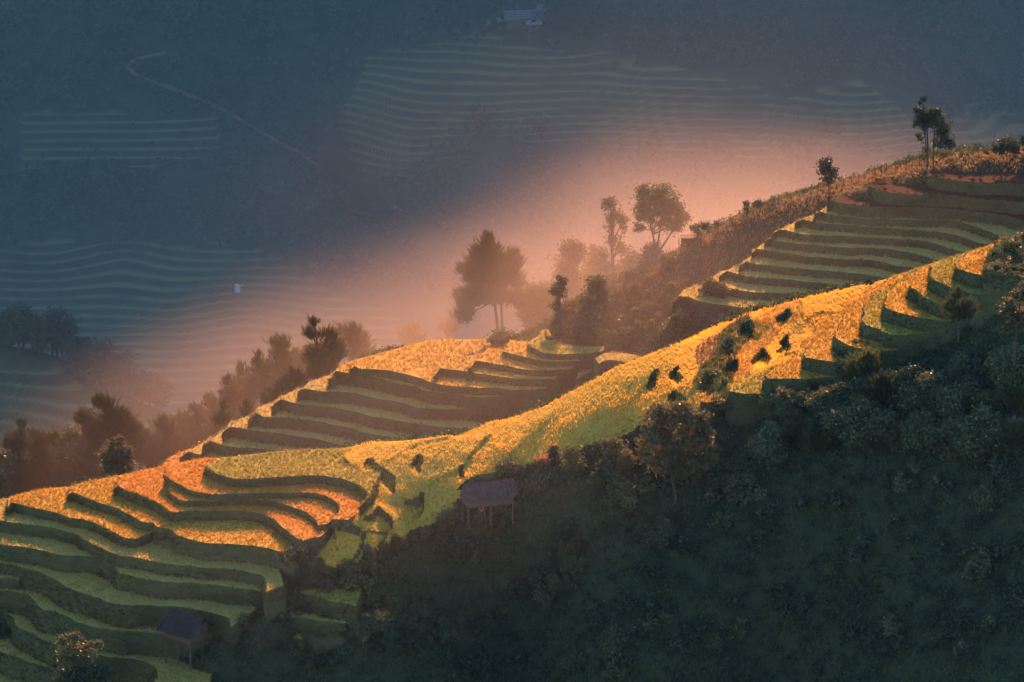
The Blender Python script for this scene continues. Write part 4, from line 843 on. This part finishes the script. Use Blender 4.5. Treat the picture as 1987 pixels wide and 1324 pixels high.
# ------------------------------------------------------------------ huts
def corrugated(w, l, pitch=.36, amp=.085, th=.012):
    g = MB(); n = max(4, int(w/pitch)*2)
    for i in range(n):
        x0, x1 = w*i/n, w*(i+1)/n; z0, z1 = amp*(i % 2), amp*((i+1) % 2)
        g.quad((x0, 0, z0), (x1, 0, z1), (x1, l, z1), (x0, l, z0)); g.quad((x0, 0, z0-th), (x0, l, z0-th), (x1, l, z1-th), (x1, 0, z1-th))
    return g
def hut(label, B, rot, Lx, Wy, wall, stilt, rise, over, rows, cols, name='field_hut', plank_dir='h', roofmat=TIN):
    r = bpy.data.objects.new(name, None); COL.objects.link(r); r.location = B; r.rotation_euler = (0, 0, rot); tag(r, label, 'hut')
    hx, hy = Lx/2, Wy/2
    pm = MB(); pm.tube([(0, 0, -1.2), (.02, 0, stilt+wall)], [.075, .06], 6); pm = pm.mesh('post', WOOD)
    for x in (-hx, 0, hx):
        for y in (-hy, hy): obj('post', pm, r, (x, y, 0))
    g = MB(); g.box(-hx-.05, -hy-.05, stilt-.1, hx+.05, hy+.05, stilt); obj('floor', g.mesh('floor', WOOD), r)
    g = MB(); g.box(-hx+.1, -hy+.1, stilt, hx-.1, hy-.1, stilt+wall-.1); obj('inner_wall', g.mesh('inner_wall', DARKIN), r)
    ph = .24; n = int(wall/ph)
    ga = MB(); ga.box(-hx, -.02, .01, hx, .02, ph-.02); ga = ga.mesh('plank', WOOD)
    gb = MB(); gb.box(-.02, -hy, .01, .02, hy, ph-.02); gb = gb.mesh('plank', WOOD)
    gv = MB(); gv.box(-.11, -.02, 0, .11, .02, wall-.05); gv = gv.mesh('plank', WOOD)
    for i in range(n):
        o = obj('plank', ga, r, (0, -hy-.03-.008*(i % 2), stilt+i*ph)); o.rotation_euler = (0, random.uniform(-.006, .006), 0)
        obj('plank', ga, r, (0, hy+.03, stilt+i*ph))
        if plank_dir == 'h': obj('plank', gb, r, (hx+.03+.008*(i % 2), 0, stilt+i*ph))
        obj('plank', gb, r, (-hx-.03-.008*(i % 2), 0, stilt+i*ph))
    if plank_dir == 'v':
        k = int(Wy/.25)
        for i in range(k):
            o = obj('plank', gv, r, (hx+.03+.01*(i % 2), -hy+.125+i*.25, stilt)); o.rotation_euler = (0, 0, R(90))
    # gables
    g = MB()
    for sx in (-1, 1):
        x = sx*(hx+.01); g.v += [(x, -hy, stilt+wall-.05), (x, hy, stilt+wall-.05), (x, 0, stilt+wall+rise-.06)]; m = len(g.v); g.f.append((m-3, m-2, m-1))
    obj('gable', g.mesh('gable', DARKIN), r)
    zt = stilt+wall+rise; W = hy+over; sl = math.hypot(W, rise*W/hy); ang = math.atan2(rise, hy)
    cw = (Lx+2*over)/cols; rl = sl/rows
    sh = corrugated(cw+.05, rl+.08).mesh('roof_sheet', roofmat)
    for side in (-1, 1):
        for i in range(rows):
            for j in range(cols):
                x0 = -Lx/2-over+j*cw
                d0 = (i+1)*rl; yy = d0*math.cos(ang); zz = zt-d0*math.sin(ang)-.03*i+.012*(j % 2)
                o = obj('roof_sheet', sh, r)
                if side < 0: o.location = (x0, -yy-.02, zz-.02); o.rotation_euler = (ang, 0, random.uniform(-.004, .004))
                else: o.location = (x0+cw, yy+.02, zz-.02); o.rotation_euler = (ang, 0, math.pi)
    g = MB(); g.tube([(-Lx/2-over, 0, zt+.03), (0, 0, zt+.0), (Lx/2+over, 0, zt+.03)], [.07, .07, .07], 6); obj('ridge_cap', g.mesh('ridge_cap', roofmat), r)
    return r
def hut_base(px, py, d): return at_d(px, py, d)
hut('weathered plank hut with a grey corrugated roof at the foot of the lit field', hut_base(946, 990, 499.5), R(17), 4.3, 2.0, 1.15, .9, .75, .4, 2, 6)
hut('dim wooden hut on the misty bank, its planked gable turned to the right', hut_base(1388, 640, 577), R(-28), 3.1, 2.2, 1.35, .5, .95, .4, 2, 4, plank_dir='v', roofmat=solidmat('old_reddish_roof', [(.07,.045,.045),(.14,.09,.09)], 2))
hut('dark open hut on stilts among the lower left terraces', hut_base(362, 1262, 489), R(-36), 2.9, 2.5, 1.2, 1.5, 1.0, .65, 1, 4, roofmat=solidmat('dark_sheet', [(.018,.015,.014),(.04,.035,.032)], 1.5))
# low shed on the crest
B = drop(1338, 478); r = bpy.data.objects.new('low_shed', None); COL.objects.link(r); r.location = B; tag(r, 'low open shed with a flat roof in the mist on the crest', 'shed')
g = MB(); g.box(-1.0, -.6, .95, 1.5, .7, 1.02); obj('roof', g.mesh('roof', WOOD), r)
g = MB(); g.box(-.9, .5, 0, 1.4, .56, .93); obj('back_wall', g.mesh('back_wall', WOOD), r)
g = MB(); g.tube([(0, 0, -.4), (0, 0, .94)], [.05, .05]); pm = g.mesh('post', WOOD)
for x, y in ((-.9, -.5), (1.4, -.5), (.3, -.5)): obj('post', pm, r, (x, y, 0))
# fence on the crest
fr = bpy.data.objects.new('fence', None); COL.objects.link(fr); tag(fr, 'crooked post and wire fence running up the crest to the pair of trees', 'fence')
pp7 = [(60,1085,1030),(120,1065,1010),(190,1035,968),(272,1010,935),(335,995,918),(397,970,900),(502,928,850),(568,905,835),(622,895,815),(705,875,808),(760,862,800),(803,850,790),(840,865,835),(865,868,792),(945,835,780),(990,832,800),(1110,830,790)]
tops = []; fb = None
for x, y0, y1 in pp7:
    px, pa, pb = 1600+x/5.134, 160+y0/5.134, 160+y1/5.134; b = drop(px, pa); s = px_scale(b); h = (pa-pb)/s/cp
    if fb is None: fb = b; fr.location = b
    ln = random.uniform(-.12, .12)*h; g = MB(); g.tube([(0, 0, -.5), (ln*.5, random.uniform(-.05, .05), h*.5), (ln, 0, h)], [.055, .05, .04], 6)
    obj('post', g.mesh('post', WOOD), fr, b-fb); tops.append(b-fb+np.array((ln*.8, 0, h*.8)))
for f in (1.0, .55):
    g = MB()
    for i in range(len(tops)-1):
        a = tops[i].copy(); b = tops[i+1].copy(); m = (a+b)/2-np.array((0, 0, .05)); off = np.array((0, 0, -(1-f)*.9)); g.tube([a+off, m+off, b+off], [.009]*3, 4)
    obj('wire', g.mesh('wire', DARKIN), fr)
for lab, px, pa, h in [('short stake left of the top rice terrace, lower one', 1565, 400, .9), ('short stake left of the top rice terrace, upper one', 1574, 395, 1.3), ('short stake standing near the lone oval tree', 1585, 392, 1.1),
                       ('stake at the left end of the rice terrace above the dim hut', 1391, 532, .9), ('leaning stick on the sunny slope under the big round tree', 1318, 488, 1.6), ('stake in the scrub just below the lone oval tree', 1602, 395, 1.0)]:
    g = MB(); g.tube([(0, 0, -.4), (random.uniform(-.1, .1), 0, h)], [.05, .035], 6); o = obj('stake', g.mesh('stake', WOOD), None, drop(px, pa)); tag(o, lab, 'stake', 'stakes on the crest slope')
# pale cloth heap on the far terraces
b = far_drop(460, 568); g = MB(); n0 = 12
prof = [(0.75, 0), (.8, .5), (.62, 1.0), (.7, 1.3), (.35, 1.75)]
for i, (rr, z) in enumerate(prof):
    for k in range(n0):
        a = 2*math.pi*k/n0; q = rr*(1+.18*math.sin(3*a+i)); g.v.append((q*math.cos(a)*.8, q*math.sin(a)*.6, z))
for i in range(len(prof)-1):
    for k in range(n0): k2 = (k+1) % n0; g.f.append((i*n0+k, i*n0+k2, (i+1)*n0+k2, (i+1)*n0+k))
g.f.append(tuple((len(prof)-1)*n0+k for k in range(n0)))
g.tube([(.4, 0, 1.2), (.9, 0, 1.35), (1.3, 0, 1.6)], [.22, .14, .05], 6)
CLOTH = solidmat('pale_cloth', [(.28,.27,.27),(.42,.41,.40)], 2)
tag(obj('cloth_heap', g.mesh('cloth_heap', CLOTH, True), None, b), 'small pale cloth-covered heap alone on the far terraces', 'cloth heap')
# far hamlet
def house(label, px, py, L, W, H, rise, rot, rm, slats=False):
    b = far_drop(px, py); r = bpy.data.objects.new('house', None); COL.objects.link(r); r.location = b; r.rotation_euler = (0, 0, R(rot)); tag(r, label, 'house', 'houses of the far hamlet')
    g = MB(); g.box(-L/2, -W/2, -2, L/2, W/2, H); obj('wall', g.mesh('wall', WOOD), r)
    g = MB(); e = .6
    for sgn in (-1, 1):
        A = (-L/2-e, sgn*(W/2+e), H-.1); Bq = (L/2+e, sgn*(W/2+e), H-.1); Cq = (L/2+e, 0, H+rise); D = (-L/2-e, 0, H+rise)
        g.quad(A, Bq, Cq, D); g.quad(*[(p[0], p[1], p[2]-.12) for p in (D, Cq, Bq, A)])
    obj('roof', g.mesh('roof', rm), r)
    if slats:
        g = MB(); k = int(L/1.0)
        for i in range(k+1):
            x = -L/2-e+(L+2*e)*i/k; a = np.array((x, -W/2-e, H)); c = np.array((x, 0, H+rise+.08)); g.tube([a, (a+c)/2, c], [.07]*3, 4)
        for i in range(4):
            f = i/4; y = -(W/2+e)*(1-f); z = H+(rise)*f+.04; g.tube([(-L/2-e, y, z), (0, y, z), (L/2+e, y, z)], [.07]*3, 4)
        obj('roof_batten', g.mesh('roof_batten', TIN), r)
    g = MB(); g.box(-.45, -W/2-.05, 0, .45, -W/2+.02, 1.9); obj('door', g.mesh('door', DARKIN), r)
RP = solidmat('pinkish_roof', [(.25,.16,.14),(.32,.21,.19)], 1); RG = solidmat('grey_roof', [(.08,.08,.08),(.14,.14,.14)], .8)
house('long house with a gridded grey roof in the far hamlet', 1015, 46, 7.5, 3.2, 1.6, 1.3, 8, RG, True)
house('small house with a pinkish roof below the long gridded roof', 1034, 55, 2.3, 1.8, 1.2, .5, 12, RP)
house('narrow grey-roofed house at the upper right end of the gridded roof', 1060, 30, 2.8, 1.6, 1.3, .8, -28, RG)
house('dim low house at the left end of the far hamlet', 930, 55, 3.2, 2.2, 1.2, .7, 12, RG)
house('tiny low house beside the trees right of the far hamlet', 1068, 46, 2.4, 1.5, .9, .5, 5, RG)
house('tiny shed between the left house and the gridded roof', 975, 45, 1.6, 1.1, .8, .4, 10, RG)
# ------------------------------------------------------------------ air: haze over everything, mist behind the ridge
def volmat(name, col, dens, g):
    m, nt, out = newmat(name); v = nt.nodes.new('ShaderNodeVolumePrincipled'); v.inputs['Color'].default_value = (*col, 1)
    v.inputs['Density'].default_value = dens; v.inputs['Anisotropy'].default_value = g; nt.links.new(v.outputs[0], out.inputs['Volume']); return m, nt, v
hm, _, _ = volmat('haze', HAZE_COL, HAZE_D, HAZE_G)
g = MB(); g.box(-1620, -345, -232, 1620, 2290, 640)
tag(obj('haze', g.mesh('haze', hm)), 'thin bluish haze filling the valley air', None, None, 'stuff')
vm, _, _ = volmat('valley_mist', VALLEY_COL, VALLEY_D, 0.0)
g = MB(); g.box(-420, 668, -229, 420, 1262, -48)
tag(obj('valley_mist', g.mesh('valley_mist', vm)), 'cold blue mist filling the shaded valley', None, None, 'stuff')
import bmesh
def mist_body(name, label, dens, col, g, loc, scale, rot, nscale=1.6, seed=0.0):
    mm, nt, v = volmat(name, col, dens, g)
    tc = nt.nodes.new('ShaderNodeTexCoord'); vl = nt.nodes.new('ShaderNodeVectorMath'); vl.operation = 'LENGTH'
    nt.links.new(tc.outputs['Object'], vl.inputs[0])
    no = nt.nodes.new('ShaderNodeTexNoise'); no.noise_dimensions = '4D'; no.inputs['W'].default_value = seed; no.inputs['Scale'].default_value = nscale; no.inputs['Detail'].default_value = 1; nt.links.new(tc.outputs['Object'], no.inputs['Vector'])
    ad = nt.nodes.new('ShaderNodeMath'); ad.operation = 'MULTIPLY_ADD'; ad.inputs[1].default_value = .36; ad.inputs[2].default_value = -.18; nt.links.new(no.outputs['Fac'], ad.inputs[0])
    a2 = nt.nodes.new('ShaderNodeMath'); a2.operation = 'ADD'; nt.links.new(ad.outputs[0], a2.inputs[0]); nt.links.new(vl.outputs['Value'], a2.inputs[1])
    mr = nt.nodes.new('ShaderNodeMapRange'); mr.interpolation_type = 'SMOOTHSTEP'; mr.inputs['From Min'].default_value = -.15; mr.inputs['From Max'].default_value = .84
    mr.inputs['To Min'].default_value = dens; mr.inputs['To Max'].default_value = 0; nt.links.new(a2.outputs[0], mr.inputs['Value']); nt.links.new(mr.outputs[0], v.inputs['Density'])
    bm = bmesh.new(); bmesh.ops.create_icosphere(bm, subdivisions=3, radius=1); mme = bpy.data.meshes.new(name); bm.to_mesh(mme); bm.free(); mme.materials.append(mm)
    mo = obj(name, mme); mo.location = loc; mo.scale = scale; mo.rotation_euler = (0, rot, 0); tag(mo, label, None, None, 'stuff'); return mo
mist_body('mist', 'sunlit orange mist bank wrapped round the trees of the ridge behind', MIST_D*1.08, MIST_COL, .15, at_d(1240, 520, 600), (43, 46, 19), R(-13))
mist_body('mist', 'glowing far part of the mist bank beyond the fence', MIST_D*.8, MIST_COL, .15, at_d(1540, 440, 655), (48, 40, 13), R(-6), 1.7, 6.0)
mist_body('mist', 'fainter end of the orange mist bank among the conifers', MIST_D*.78, MIST_COL, .15, at_d(660, 720, 600), (50, 42, 16), R(-17), 1.8, 9.0)
mist_body('thin_mist', 'thin haze among the conifers at the lower left', VEIL_D*.55, MIST_COL, .1, at_d(150, 900, 572), (32, 28, 14), R(-14), 1.5, 15.0)
mist_body('thin_mist', 'very thin haze over the terraces under the wooded crest', VEIL_D*.45, MIST_COL, .1, at_d(1600, 480, 566), (44, 26, 15), R(-12), 1.5, 11.0)
mist_body('thin_mist', 'thin warm mist drifting in the hollow between the two ridges', VEIL_D*.6, MIST_COL, .15, at_d(930, 770, 560), (58, 34, 15), R(-15), 2.0, 3.0)
mist_body('thin_mist', 'broad faint warm haze high over the valley', 0.0008, MIST_COL, .1, at_d(1150, 330, 690), (95, 60, 34), R(-10), 1.4, 21.0)
mist_body('front_mist', 'faint warm haze hanging in front of the lit spur', FRONT_D, MIST_COL, .1, at_d(700, 880, 468), (52, 42, 20), R(-12), 1.3, 5.0)
